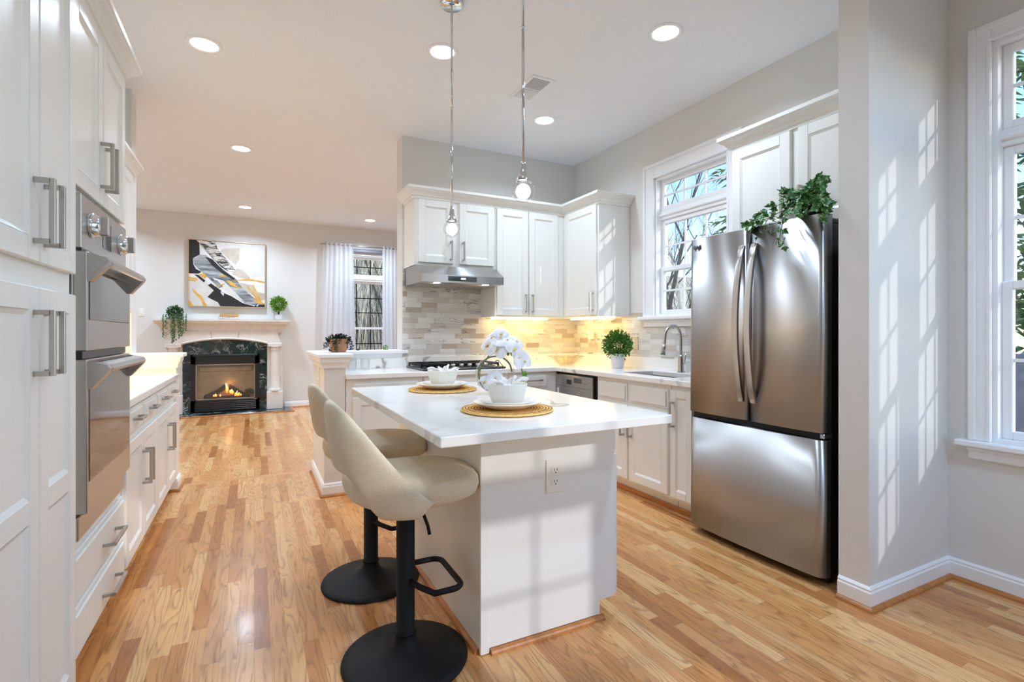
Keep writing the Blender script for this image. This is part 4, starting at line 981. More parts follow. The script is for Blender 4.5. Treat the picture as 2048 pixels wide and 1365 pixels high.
for (r, z, d), (fx_, fz_), s, ro in (((-.035, .245, 0), (-.9, .35), .062, .3), ((.022, .278, 0), (-.1, 1.2), .06, 1.0), ((.030, .305, .01), (.3, .5), .05, 1.57), ((-.012, .285, .01), (-.6, .6), .05, .4), ((.01, .225, -.02), (-.2, .1), .058, 2.0), ((.065, .27, .0), (.5, .8), .055, .6), ((.10, .225, -.02), (.5, .25), .060, 1.4), ((.112, .262, .01), (.8, .9), .045, .2), ((.145, .17, -.02), (.7, .1), .062, 2.5), ((.125, .185, -.03), (.0, -.2), .05, .9), ((-.055, .055, -.02), (-.4, .3), .045, .4), ((.0, .075, -.03), (.1, .3), .05, 1.9)):
    orchid_flower(op(r, z, d), toC + sx * fx_ + Vector((0, 0, fz_)), s, ro)
for r, z in ((.067, .21), (.088, .209), (.102, .197)): build('bud', MB().ball(tuple(op(r, z - .006, -.02)), .0075, 10, sq=(1, 1, 1.2)), M['leaf'], t)
def leaf_quad(mb, c, d, up, ln, wd, fold=.25):
    d = d.normalized(); s = d.cross(up); s = s.normalized() if s.length > 1e-5 else d.orthogonal().normalized(); n = s.cross(d)
    c = Vector(c); a = c + d * ln * .45 + s * wd / 2 + n * wd * fold; b = c + d * ln * .45 - s * wd / 2 + n * wd * fold
    mb.add([c, a, c + d * ln - n * ln * .1, b], [(0, 1, 2), (0, 2, 3)])
mb = MB(); leaf_quad(mb, op(.138, .115, -.02), sx * .5 + Vector((0, 0, -.6)), sy, .045, .028); leaf_quad(mb, op(.14, .11, -.02), sx + Vector((0, 0, -.2)), sy, .035, .024)
build('leaf', mb, M['leaf2'], t)
# ------------------------------------------------------------------ plants
def blob(mb, c, r, n, ln, wd, rnd, shell=.55, sq=(1, 1, 1), core=None):
    for _ in range(n):
        d = Vector((rnd.gauss(0, 1), rnd.gauss(0, 1), rnd.gauss(0, 1))).normalized(); k = r * (shell + (1 - shell) * rnd.random())
        p = Vector(c) + Vector((d.x * sq[0], d.y * sq[1], d.z * sq[2])) * k
        dd = (d + Vector((rnd.uniform(-.8, .8), rnd.uniform(-.8, .8), rnd.uniform(-.5, .9)))).normalized()
        leaf_quad(mb, p, dd, d.cross(dd) if abs(d.dot(dd)) < .99 else Vector((0, 0, 1)), ln * rnd.uniform(.7, 1.25), wd * rnd.uniform(.8, 1.2))
rnd = random.Random(3)
px_, py_ = 2.872, 3.56
t = thing('potted_boxwood', (px_, py_, CT), 'round green boxwood in a white tapered pot on the corner counter', 'plant')
build('pot', MB().lathe([(0, 0), (.048, 0), (.052, .004), (.066, .125), (.066, .13), (.061, .13), (.058, .112), (0, .112)], (px_, py_, CT), 32), M['potwhite'], t)
build('stem', MB().tube([(px_, py_, CT + .11), (px_ + .004, py_, CT + .20)], .006, 8), M['bark'], t)
mb = MB(); blob(mb, (px_, py_, CT + .205), .128, 1500, .026, .017, rnd, .35); build('foliage', mb, M['leaf'], t, recalc=False)
# fluted glass dish in the corner
dx_, dy_ = 2.70, 4.13
fl_ = lambda a, i, m: 1 + .05 * (i / m) * math.cos(14 * a)
mb = MB().lathe([(0, .003), (.05, 0), (.065, .004), (.09, .022), (.125, .055), (.165, .080), (.178, .086), (.176, .090), (.162, .086), (.12, .063), (.085, .03), (.06, .012), (0, .010)], (dx_, dy_, CT), 84, rfn=fl_)
tag(build('fluted_glass_dish', mb, M['dishglass'], base=(dx_, dy_, CT)), 'wide fluted glass dish in the corner of the counter', 'dish')
for k, (gx, gy) in enumerate(((.735, 4.40), (.835, 4.36))):
    mb = MB().lathe([(0, 0), (.033, 0), (.035, .004), (.037, .095), (.0355, .095), (.033, .012), (0, .010)], (gx, gy, CT), 28)
    tag(build('drinking_glass', mb, M['bowlglass'], base=(gx, gy, CT)), ('clear drinking glass on the counter closest to the half wall post', 'clear drinking glass on the counter, the one nearer the cooktop')[k], 'glass', 'drinking glasses on the counter')
# succulent in a basket pot, on the half wall
HC = 1.062
bx, by = .62, 4.42
bx, by = .61, 4.30
t = thing('basket_planter', (bx, by, HC), 'square woven tan planter with dark trailing succulent on the half wall', 'plant')
build('basket', MB().lathe([(0, 0), (.058, 0), (.066, .01), (.072, .10), (.073, .108), (.068, .108), (.064, .09), (0, .09)], (bx, by, HC), 32, rfn=lambda a, i, m: 1 / max(abs(math.cos(a)) ** 3 + abs(math.sin(a)) ** 3, .1) ** (1 / 3) * .93), M['terra'], t)
mb = MB(); blob(mb, (bx, by, HC + .10), .085, 420, .024, .015, rnd, .3, (1.05, 1.05, .45))
for k in range(11):
    a = 2 * PI * k / 11 + .2; x, y, z = bx + .08 * math.cos(a), by + .08 * math.sin(a), HC + .11
    if math.cos(a - (TH - PI / 2)) > .75: continue
    for q in range(rnd.randint(9, 15)):
        zz = max(HC + .012, z - q * .009); rr2 = .085 + .006 * q * (1 if zz <= HC + .013 else .45)
        for _ in range(3):
            leaf_quad(mb, (bx + rr2 * math.cos(a) + rnd.uniform(-.012, .012), by + rr2 * math.sin(a) + rnd.uniform(-.012, .012), zz), Vector((rnd.uniform(-1, 1), rnd.uniform(-1, 1), rnd.uniform(0, .8))), Vector((0, 0, 1)), .02, .014)
build('foliage', mb, M['leafk'], t, recalc=False)
mb = MB(); fv = Vector((-bx, -by, 0)).normalized()
for q in range(13):
    for _ in range(5):
        p = Vector((bx, by, HC + .105 - q * .008)) + fv * (.078 + .004 * rnd.random()) + fv.cross(Vector((0, 0, 1))) * (-(-.018 + rnd.uniform(-.008, .008)))
        leaf_quad(mb, p, Vector((rnd.uniform(-1, 1), rnd.uniform(-1, 1), rnd.uniform(-.6, .6))), Vector((0, 0, 1)), .016, .011)
build('trailing_stem', mb, M['leafd'], t, recalc=False)
mb = MB(); lx, ly_ = 1.075, 4.66; blob(mb, (lx, ly_, HC + .022), .022, 70, .012, .009, rnd, .3)
tag(build('small_succulent', mb, M['leaf2'], base=(lx, ly_, HC), recalc=False), 'tiny green succulent on the half wall ledge by the right curtain', 'plant')
# ivy garland on the refrigerator
ivx, ivy0 = 2.47, 1.46
t = thing('ivy_garland', (2.50, 1.62, 1.79), 'variegated ivy garland trailing over the top of the refrigerator', 'plant')
pot = MB().lathe([(0, 0), (.055, 0), (.065, .05), (.066, .07), (.06, .07), (0, .06)], (2.56, 1.60, 1.787), 24); build('pot', pot, M['dark'], t)
stm = MB(); lf = MB(); rnd = random.Random(12)
def ivy_leaf(c, d, n, s):
    d = d.normalized(); n = (n - d * n.dot(d)); n = n.normalized() if n.length > 1e-4 else d.orthogonal().normalized(); e = n.cross(d)
    P = [(0, 0), (-.35, .12), (-.55, .42), (-.28, .45), (-.22, .62), (0, 1.0), (.22, .62), (.28, .45), (.55, .42), (.35, .12)]
    vs = [c + e * (x * s) + d * (y * s) + n * (s * (.12 * abs(x) * 1.6 - .1 * y * y)) for x, y in P]
    vs.append(c + d * s * .4 + n * (-.02 * s)); k = len(P)
    lf.add(vs, [(i, (i + 1) % k, k) for i in range(k)])
def vine(P, n_leaf, s0=.042):
    P = smooth_path([Vector(p) for p in P], 8); stm.tube(P, .0019, 5)
    for _ in range(n_leaf):
        q = P[rnd.randrange(len(P))]; off = Vector((rnd.uniform(-1, 1), rnd.uniform(-1, 1), rnd.uniform(-.5, 1))) * .022
        nrm = Vector((-.8, -.55, .5)) + Vector((rnd.uniform(-1, 1), rnd.uniform(-1, 1), rnd.uniform(-.8, .8))) * .8
        ivy_leaf(q + off, Vector((rnd.uniform(-1, 1), rnd.uniform(-1, 1), rnd.uniform(-1, .6))), nrm, s0 * rnd.uniform(.6, 1.25))
Z0 = 1.80
vine([(2.54, 1.60, 1.85), (2.47, 1.66, 1.90), (2.43, 1.74, 1.875), (2.40, 1.80, 1.84), (2.40, 1.86, 1.80)], 60)
vine([(2.54, 1.62, 1.85), (2.48, 1.70, 1.86), (2.42, 1.78, 1.82), (2.40, 1.84, 1.80), (2.395, 1.87, 1.795)], 46, .036)
vine([(2.54, 1.60, 1.85), (2.49, 1.58, 1.92), (2.44, 1.53, 1.93), (2.41, 1.49, 1.90), (2.39, 1.455, 1.84), (2.385, 1.44, 1.76)], 80)
vine([(2.54, 1.60, 1.85), (2.50, 1.55, 1.93), (2.45, 1.49, 1.96), (2.42, 1.47, 1.95)], 44)
vine([(2.54, 1.60, 1.85), (2.46, 1.60, 1.88), (2.41, 1.62, 1.86), (2.37, 1.63, 1.80), (2.355, 1.64, 1.74), (2.36, 1.65, 1.69), (2.362, 1.63, 1.66)], 40, .032)
vine([(2.54, 1.58, 1.85), (2.45, 1.56, 1.86), (2.40, 1.57, 1.84), (2.37, 1.55, 1.79)], 50)
vine([(2.54, 1.60, 1.85), (2.46, 1.65, 1.86), (2.41, 1.70, 1.835), (2.37, 1.73, 1.80), (2.358, 1.74, 1.75), (2.36, 1.76, 1.715)], 20, .028)
vine([(2.54, 1.58, 1.86), (2.47, 1.52, 1.87), (2.42, 1.48, 1.86), (2.38, 1.45, 1.82)], 60)
vine([(2.54, 1.62, 1.86), (2.50, 1.66, 1.93), (2.47, 1.70, 1.945)], 30)
build('stems', stm, M['stem'], t); build('leaves', lf, M['ivy'], t, recalc=False)
# ------------------------------------------------------------------ family room: fireplace wall
t = thing('fireplace_mantel', (-.39, 8.85, 0), 'pale limestone fireplace surround with columns and a deep mantel shelf', 'fireplace')
def xz(p, q, s): return (p, s, q)
prof = [(0, 0), (.10, 0), (.10, .02), (.115, .05), (.15, .09), (.20, .12), (.235, .135), (.25, .15), (.25, .165), (.27, .172), (.27, .20), (0, .20)]
mb = MB().sweep([(-1.13, 8.999), (-1.13, 8.90), (.345, 8.90), (.345, 8.999)], [(o * .62, z) for o, z in prof], z0=1.225)
mb.box((-1.13, 8.88, 1.23), (.345, 8.999, 1.42))
build('mantel_shelf', mb, M['stone'], t)
# lintel with a shallow arch
xa, xb = -1.16, .375; NA = 24
arch = [(-.945 + 1.125 * k / NA, 1.045 + .075 * math.sin(PI * k / NA) ** .8) for k in range(NA + 1)]
pr = [(xa, 1.06), (-.945, 1.045)] + arch[1:-1] + [(.18, 1.045), (xb, 1.06), (xb - .03, 1.15), (xb - .04, 1.235), (xa + .04, 1.235), (xa + .03, 1.15)]
mb = MB().prism(pr, xz, 8.80, 8.999)
for a, b in zip(arch[:-1], arch[1:]): mb.add([(a[0], 8.80, a[1]), (b[0], 8.80, b[1]), (b[0], 8.785, b[1] + .018), (a[0], 8.785, a[1] + .018), (a[0], 8.80, a[1] + .03), (b[0], 8.80, b[1] + .03)], [(0, 1, 2, 3), (3, 2, 5, 4)])
build('lintel', mb, M['stone'], t)
jn = MB()
for x0, x1 in ((-.585, -.563), (-.205, -.227)):
    jn.add([(x0 - .003, 8.7985, 1.235), (x0 + .003, 8.7985, 1.235), (x1 + .003, 8.7985, 1.115), (x1 - .003, 8.7985, 1.115), (x0 - .003, 8.802, 1.235), (x0 + .003, 8.802, 1.235), (x1 + .003, 8.802, 1.115), (x1 - .003, 8.802, 1.115)], [(0, 1, 2, 3), (0, 1, 5, 4), (1, 2, 6, 5), (2, 3, 7, 6), (3, 0, 4, 7)])
build('joint', jn, M['stonej'], t)
for x in (-1.055, .29):
    mb = MB().box((x - .115, 8.78, .02), (x + .115, 8.999, .30), .006)
    build('plinth', mb, M['stone'], t)
    build('pilaster', MB().box((x - .115, 8.88, .29), (x + .115, 8.999, 1.06)), M['stone'], t)
    build('column', MB().lathe([(0, .30), (.092, .30), (.095, .31), (.092, .33), (.08, .345), (.074, .36), (.070, .60), (.064, .90), (.064, .945), (.07, .955), (.066, .965), (.066, .985), (.085, 1.0), (.088, 1.01), (0, 1.01)], (x, 8.86, 0), 32), M['stone'], t)
    build('capital', MB().box((x - .10, 8.79, 1.005), (x + .10, 8.93, 1.06), .006), M['stone'], t)
t = thing('fireplace_surround', (-.39, 8.9, 0), 'dark green marble slips framing the gas fireplace', 'fireplace surround')
build('marble_top', MB().box((-.945, 8.87, .80), (.18, 8.97, 1.13)), M['marble'], t)
build('marble_side', MB().box((-.945, 8.87, .015), (-.80, 8.97, .80)), M['marble'], t); build('marble_side', MB().box((.03, 8.87, .015), (.18, 8.97, .80)), M['marble'], t)
h_ = build('hearth', MB().box((-1.25, 8.56, 0), (.52, 8.998, .02), .002), M['marble'], base=(-.36, 8.7, 0)); tag(h_, 'low green marble hearth slab in front of the fireplace', 'hearth')
build('oak_border', MB().box((-1.28, 8.52, .0), (.56, 8.5598, .016), .004).box((.5202, 8.56, 0), (.56, 8.99, .016), .004), M['oakshoe'], h_)
t = thing('gas_fireplace', (-.385, 8.85, .02), 'black gas fireplace insert with a glass front and burning logs', 'fireplace')
fb = MB(); x0, x1, z0, z1 = -.845, .075, .03, .895
fb.box((x0, 8.835, z1 - .15), (x1, 8.90, z1), .004).box((x0, 8.835, z0), (x0 + .065, 8.90, z1)).box((x1 - .065, 8.835, z0), (x1, 8.90, z1)).box((x0, 8.835, z0), (x1, 8.90, .21), .004)
fb.box((x0 + .03, 8.815, z1 - .03), (x1 - .03, 8.84, z1 - .005), .004)
for k in range(5): fb.box((x0 + .05, 8.828, .045 + k * .028), (x1 - .05, 8.84, .058 + k * .028), .002)
build('frame', fb, M['dark'], t)
bk = MB(); a, b, c, d = x0 + .065, x1 - .065, .21, z1 - .15
bk.box((a, 8.90, c - .02), (b, 8.97, c)).box((a, 8.955, c), (b, 8.97, d)).box((a - .0, 8.90, c), (a + .012, 8.96, d)).box((b - .012, 8.90, c), (b, 8.96, d)).box((a, 8.9, d), (b, 8.97, d + .02))
bk.box((a + .05, 8.93, d - .11), (b - .05, 8.957, d - .045), .003).box((a + .09, 8.945, d - .20), (b - .09, 8.957, d - .17), .003)
for k in range(4): bk.box((a + .012, 8.9535, c + .06 + k * .075), (b - .012, 8.9555, c + .064 + k * .075))
build('firebox', bk, M['ceram_fire'], t)
build('glass', MB().box((a, 8.868, c), (b, 8.872, d)), M['fireglass'], t)
gs = MB(); W_ = .012
gs.box((a, 8.862, c), (b, 8.876, c + W_)).box((a, 8.862, d - W_), (b, 8.876, d)).box((a, 8.862, c), (a + W_, 8.876, d)).box((b - W_, 8.862, c), (b, 8.876, d))
build('glass_trim', gs, M['nickel'], t)
build('maker_plate', MB().box((.0, 8.826, .192), (.04, 8.836, .198)), M['nickel'], t)
def log(nm, P, r, label):
    o = build(nm, MB().tube(smooth_path([Vector(p) for p in P], 4), r, 12), M['log'], base=P[0]); tag(o, label, 'log', 'logs in the gas fireplace')
log('fire_log', [(-.66, 8.915, .24), (-.54, 8.92, .30), (-.42, 8.925, .375), (-.385, 8.925, .41)], .034, 'charred log leaning up from the left side of the fire')
log('fire_log', [(-.36, 8.925, .40), (-.28, 8.92, .345), (-.19, 8.918, .28), (-.12, 8.915, .245)], .036, 'charred log leaning up from the right side of the fire')
log('fire_log', [(-.68, 8.912, .236), (-.40, 8.91, .232), (-.06, 8.912, .238)], .024, 'long charred log lying flat along the front of the fire')
log('fire_log', [(-.12, 8.93, .30), (-.06, 8.93, .325), (-.01, 8.93, .28)], .03, 'short charred log stub at the right end of the fire')
def flame_mesh(x, y, z, h, w, k):
    mb = MB(); n = 10
    P = [(x + w * .6 * math.sin(q * 5 + k) * q, y, z + h * q) for q in [i / n for i in range(n + 1)]]
    mb.tube(P, [max(.0012, w * (math.sin(PI * (.18 + .8 * i / n)) ** .8)) for i in range(n + 1)], 8); return mb
for i, (x, z, h, w) in enumerate(((-.375, .30, .15, .018), (-.30, .28, .075, .017), (-.325, .285, .06, .012), (-.24, .245, .085, .012), (-.215, .245, .06, .014), (-.26, .245, .05, .012), (-.185, .245, .04, .01), (-.52, .25, .045, .012), (-.545, .25, .03, .01), (-.46, .25, .03, .01))):
    build('flame', flame_mesh(x, 8.888, z, h, w, i), M['flame'], t)
fl_ld = D.lights.new('fire_glow', 'POINT'); fl_ld.energy = .5; fl_ld.color = (1, .5, .2); fl_ld.shadow_soft_size = .05
fo = D.objects.new('fire_glow', fl_ld); COL.objects.link(fo); fo.location = (-.35, 8.89, .42)
# painting
px0, px1, pz0, pz1 = -.875, .148, 1.63, 2.625
t = thing('abstract_painting', (-.36, 8.98, pz0), 'square abstract painting in black, white, grey and gold above the mantel', 'painting')
build('frame', MB().box((px0 - .012, 8.945, pz0 - .012), (px0, 8.999, pz1 + .012)).box((px1, 8.945, pz0 - .012), (px1 + .012, 8.999, pz1 + .012)).box((px0, 8.945, pz0 - .012), (px1, 8.999, pz0)).box((px0, 8.945, pz1), (px1, 8.999, pz1 + .012)), M['gold'], t)
cv = MB().box((px0, 8.958, pz0), (px1, 8.995, pz1))
LAY = [
 (6, [(.0, .38), (.12, .47), (.22, .38), (.33, .24), (.24, .14), (.36, .06), (.40, 0), (0, 0)]), (6, [(.34, 1), (1, 1), (1, .5), (.82, .46), (.62, .62), (.42, .84)]),
 (4, [(.46, .90), (.66, .92), (.65, .74), (.60, .66), (.52, .72), (.40, .86)]), (4, [(.55, .51), (.62, .60), (.70, .58), (.80, .46), (.78, .43), (.66, .45)]),
 (4, [(.66, .38), (.66, .28), (.78, .22), (.95, .10), (1, .12), (1, .30), (.86, .34)]), (0, [(.84, .34), (1, .30), (1, .22), (.90, .24)]),
 (1, [(0, 1), (.13, 1), (.14, .72), (.13, .66), (.105, .70), (.05, .70), (.06, .62), (.09, .56), (.16, .52), (.12, .49), (0, .49)]),
 (2, [(.13, .78), (.22, .78), (.34, .66), (.50, .52), (.62, .42), (.70, .28), (.86, .14), (1, .06), (1, 0), (.74, .05), (.56, .18), (.40, .33), (.28, .40), (.18, .50), (.07, .62), (.05, .72)]),
 (1, [(.20, .76), (.30, .72), (.44, .56), (.60, .44), (.57, .42), (.44, .50), (.30, .62)]), (6, [(.30, .44), (.44, .40), (.60, .22), (.72, .08), (.68, .10), (.52, .20), (.38, .32)]),
 (3, [(.09, 1), (.34, 1), (.36, .90), (.48, .74), (.60, .58), (.56, .53), (.48, .55), (.38, .66), (.26, .80), (.16, .93)]),
 (1, [(.12, .96), (.15, .93), (.28, .76), (.42, .60), (.52, .535), (.44, .61), (.34, .70)]),
 (1, [(.33, .26), (.42, .22), (.55, .16), (.68, .07), (.72, .05), (.90, 0), (.40, 0), (.37, .06), (.30, .10), (.235, .14)]), (1, [(.88, .04), (1, .04), (1, 0), (.85, 0)]),
 (1, [(.065, .48), (.12, .47), (.21, .39), (.19, .36)]), (1, [(.24, .32), (.28, .35), (.42, .24), (.36, .20)]), (2, [(.28, .40), (.36, .40), (.44, .30), (.38, .28)]),
 (0, [(.40, .22), (.45, .20), (.44, .16)]), (0, [(.88, .02), (.93, .06), (.90, .01)]),
 (5, [(0, .44), (.10, .42), (.11, .39), (0, .41)]), (5, [(0, .40), (.08, .385), (.10, .365), (0, .385)]), (5, [(.12, .48), (.20, .50), (.23, .45), (.20, .42)]),
 (5, [(.035, .28), (.10, .20), (.16, .15), (.19, .08), (.23, 0), (.18, 0), (.155, .09), (.12, .14), (.07, .19)]), (5, [(0, .09), (.03, .05), (.06, 0), (0, 0)]),
 (5, [(.36, .475), (.46, .485), (.49, .472), (.40, .462)]), (5, [(.33, .30), (.45, .355), (.46, .345), (.35, .295)]), (5, [(.48, .41), (.55, .39), (.60, .34), (.68, .275), (.60, .30), (.53, .34)]),
 (5, [(.54, .40), (.72, .435), (.80, .445), (1, .41), (1, .385), (.86, .415), (.72, .415)]), (5, [(.755, .50), (.80, .44), (.79, .44)]), (5, [(.75, .33), (.77, .33), (.93, .10), (.90, .10)]), (5, [(.83, .36), (.85, .35), (.96, .08), (.93, .08)]), (5, [(.83, .13), (.90, .10), (1, .06), (1, .045), (.90, .065)]),
]
for k, (mi, P) in enumerate(LAY):
    cv.mat(mi); y = 8.9578 - .00012 * (k + 1)
    cv.add([(px0 + (px1 - px0) * a, y, pz0 + (pz1 - pz0) * b) for a, b in P], [tuple(range(len(P)))])
build('canvas', cv, ART, t, recalc=False)
# books, topiary, trailing plant on the mantel
MZ = 1.4255
def book(z, h, w, d, x, m, label):
    t = thing('book', (x, 8.86, z), label, 'book', 'books on the mantel')
    mb = MB().box((x - w / 2, 8.86 - d / 2, z), (x + w / 2, 8.86 + d / 2, z + .003)).box((x - w / 2, 8.86 - d / 2, z + h - .003), (x + w / 2, 8.86 + d / 2, z + h)).box((x - w / 2, 8.86 - d / 2, z), (x - w / 2 + .003, 8.86 + d / 2, z + h)).box((x - w / 2, 8.86 - d / 2, z), (x + w / 2 - .004, 8.86 - d / 2 + .003, z + h))
    mb.box((x + w / 2 - .004, 8.86 - d / 2 - .0003, z), (x + w / 2, 8.86 + d / 2, z + h), 0)
    build('cover', mb, m, t); build('pages', MB().box((x - w / 2 + .003, 8.86 - d / 2 + .003, z + .003), (x + w / 2 - .0042, 8.86 + d / 2 - .004, z + h - .003)), M['page'], t)
    return t
b1 = book(MZ, .046, .252, .17, -.345, M['bookw'], 'pale pink book lying under the tan one on the mantel')
tl = MB()
for k in range(9): tl.box((-.455 + k * .022, 8.7742, MZ + .012 + k * .0022), (-.455 + k * .022 + (.011 if k % 3 else .007), 8.7752, MZ + .018 + k * .0022 + (.005 if k % 2 else .002)))
build('spine_lettering', tl, M['ink'], b1)
book(MZ + .0465, .038, .245, .165, -.34, M['booko'], 'tan book on top of the pale one on the mantel')
rnd = random.Random(8)
tx, ty = .345, 8.86
t = thing('topiary', (tx, ty, MZ), 'bright green ball topiary in a white round pot on the mantel', 'plant')
build('pot', MB().lathe([(0, 0), (.03, 0), (.05, .02), (.058, .05), (.052, .08), (.044, .088), (.040, .088), (.04, .07), (0, .07)], (tx, ty, MZ), 24), M['potwhite'], t)
build('stem', MB().tube([(tx, ty, MZ + .06), (tx + .004, ty, MZ + .18)], .012, 8), M['barkd'], t)
mb = MB(); blob(mb, (tx, ty, MZ + .255), .118, 700, .036, .022, rnd, .4); build('foliage', mb, M['leaf2'], t, recalc=False)
tx, ty = -1.03, 8.83
t = thing('trailing_plant', (tx, ty, MZ), 'green trailing plant in a white pot hanging over the mantel edge', 'plant')
build('pot', MB().lathe([(0, 0), (.05, 0), (.06, .07), (.062, .08), (.056, .08), (0, .07)], (tx, ty, MZ), 24), M['potwhite'], t)
mb = MB(); blob(mb, (tx, ty, MZ + .11), .10, 520, .032, .020, rnd, .3, (1, 1, .8)); blob(mb, (tx, ty - .07, MZ + .03), .085, 200, .03, .018, rnd, .3, (1.3, .5, .8))
for xo, ln in ((-.13, .34), (-.095, .22), (-.03, .42), (-.005, .40), (.01, .38), (.07, .35), (.085, .32), (.11, .28), (.145, .24), (.05, .2)):
    n = int(ln / .013); x = tx + xo
    for k in range(n):
        zz = MZ + .06 - ln * k / n; yy = 8.714 - .012 * math.sin(min(1, k / 6) * PI / 2); x += rnd.uniform(-.003, .003)
        for _ in range(3): leaf_quad(mb, (x + rnd.uniform(-.008, .008), yy + rnd.uniform(-.008, .0), zz), Vector((rnd.uniform(-1, 1), rnd.uniform(-1, .2), rnd.uniform(-1, .3))), Vector((0, 1, 0)), .02, .013)
build('foliage', mb, M['leafd'], t, recalc=False)
# curtains, rod, blind
ROD = 2.705
rod = build('curtain_rod', MB().tube([(1.0, 8.90, ROD), (2.42, 8.90, ROD)], .011, 10).ball((1.0, 8.90, ROD), .017, 12).ball((2.42, 8.90, ROD), .017, 12).tube([(1.05, 8.9, ROD), (1.05, 8.999, ROD)], .006, 8).tube([(2.38, 8.9, ROD), (2.38, 8.999, ROD)], .006, 8), M['nickel'], base=(1.7, 8.9, ROD))
tag(rod, 'thin metal curtain rod across the top of the far window', 'curtain rod')
def curtain_panel(x0, x1, x0b, x1b, label, ph):
    def f(u, v):
        a = x0 + (x1 - x0) * u; b = x0b + (x1b - x0b) * u; k = v
        amp = .016 + .018 * v
        return (a + (b - a) * k + .008 * math.sin(18 * u + ph) * v, 8.89 + amp * math.sin(2 * PI * 6.5 * u + ph + .5 * math.sin(3 * v)) + .008 * math.sin(23 * u + 2 * ph) - .010 * v, 2.735 - 2.715 * v)
    o = build('curtain', MB().grid(f, 90, 14), M['curtain'], base=((x0 + x1) / 2, 8.89, 0), recalc=False)
    tag(o, label, 'curtain', 'white sheer curtains'); return o
curtain_panel(1.03, 1.50, .96, 1.555, 'white sheer curtain left of the far window', .4)
curtain_panel(2.00, 2.41, 1.985, 2.45, 'white sheer curtain right of the far window, beside the kitchen wall', 1.7)
t = thing('roller_blind', (1.71, 8.96, 2.5), 'grey rolled-up blind at the head of the far window', 'blind')
build('roll', MB().tube([(1.33, 8.945, 2.63), (2.09, 8.945, 2.63)], .03, 20).box((1.33, 8.93, 2.66), (2.09, 8.999, 2.675)), mat('grey_blind', (.32, .33, .35), .5, .2), t)
# ------------------------------------------------------------------ ceiling: downlights, vent, pendants
proto = None
DL = [(-.28, 3.70, 'downlight nearest above the oven tower, left of the pendants'), (1.08, 3.10, 'downlight behind the left pendant rod'), (2.21, 2.29, 'downlight above the space in front of the refrigerator'),
      (2.20, 3.70, 'downlight near the corner wall cabinets'), (-.115, 5.62, 'downlight in the middle of the family room ceiling'), (-.118, 8.2, 'downlight above the painting'), (1.66, 8.26, 'downlight above the far window')]
HID_FILL = [(1.9, .2), (.3, .9), (2.0, -1.2), (.2, -1.2), (-2.1, 5.6), (-2.1, 8.2), (1.66, 5.62)]  # unseen lamps without fixtures, added to fill the nook and family room
def downlight(x, y, lab, lens=True):
    t = thing('downlight', (x, y, ZC), 'round recessed ' + lab, 'ceiling light', 'recessed ceiling downlights')
    build('trim_ring', MB().lathe([(.076, -.002), (.080, -.006), (.098, -.006), (.105, -.001), (.105, .0), (.076, 0)], (x, y, ZC), 40), M['trim'], t)
    build('lens', MB().lathe([(0, -.0012), (.0775, -.0012), (.0775, -.0002), (0, -.0002)], (x, y, ZC), 40), M['lens'], t)
def lamp(x, y, w):
    ld = D.lights.new('downlight_or_fill_lamp', 'AREA'); ld.shape = 'DISK'; ld.size = .15; ld.energy = w; ld.color = FAM_C if y > 5 else NOOK_FILL_C if y < 1 else LAMP_C; ld.spread = LAMP_SPREAD
    lo = D.objects.new('downlight_or_fill_lamp', ld); COL.objects.link(lo); lo.location = (x, y, ZC - .010)
for x, y, lab in DL: downlight(x, y, lab); lamp(x, y, LAMP_W * (1.7 if y > 5 else .7 if y > 3 else .95))
for k, (x, y) in enumerate(HID_FILL): lamp(x, y, LAMP_W * (1.7 if y > 5 else .3 if x < 1 else 1.0))
t = thing('ceiling_vent', (1.82, 3.26, ZC), 'white louvred air vent in the kitchen ceiling', 'vent')
build('frame', MB().box((1.735, 3.08, ZC - .006), (1.925, 3.455, ZC - .0005), .002), M['ceiling'], t)
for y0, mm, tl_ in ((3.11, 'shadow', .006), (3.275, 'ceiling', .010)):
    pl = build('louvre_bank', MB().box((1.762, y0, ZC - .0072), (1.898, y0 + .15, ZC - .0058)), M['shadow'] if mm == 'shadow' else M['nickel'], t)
    s = MB()
    for k in range(11): s.box((1.762, y0 + .002 + k * .0138, ZC - .0095), (1.898, y0 + .002 + k * .0138 + tl_, ZC - .0068))
    build('slats', s, M['ceiling'], pl)
def pendant(x, y, lab):
    t = thing('pendant_light', (x, y, 1.74), lab, 'pendant light', 'glass globe pendants over the island')
    build('canopy', MB().lathe([(0, -.022), (.055, -.022), (.062, -.016), (.064, 0), (0, 0)], (x, y, ZC), 40), M['chrome'], t)
    build('rod', MB().tube([(x, y, ZC - .02), (x, y, 2.45)], .0062, 12).tube([(x, y, 2.455), (x, y, 1.90)], .0062, 12).lathe([(0, 2.44), (.0075, 2.44), (.0075, 2.452), (0, 2.452)], (x, y, 0), 16), M['chrome'], t)
    build('cap', MB().lathe([(0, 1.908), (.008, 1.905), (.011, 1.895), (.013, 1.875), (.022, 1.845), (.0305, 1.829), (.030, 1.8275), (0, 1.8275)], (x, y, 0), 28), M['chrome'], t)
    g = MB(); g.ball((x, y, 1.7885), .047, 32, sq=(1, 1, .97)); build('glass_globe', g, M['globeglass'], t)
    build('bulb', MB().ball((x, y, 1.786), .0295, 24, sq=(1, 1, 1.05)), M['bulb'], t)
    ld = D.lights.new('pendant_lamp', 'POINT'); ld.energy = PEND_W; ld.color = (.88, 1, 1.10); ld.shadow_soft_size = .0315
    lo = D.objects.new('pendant_lamp', ld); COL.objects.link(lo); lo.location = (x, y, 1.7875)
pendant(.965, 1.79, 'chrome pendant with a clear glass globe, the larger nearer one on the right')
pendant(.965, 2.615, 'chrome pendant with a clear glass globe, in front of the cabinet over the hood')
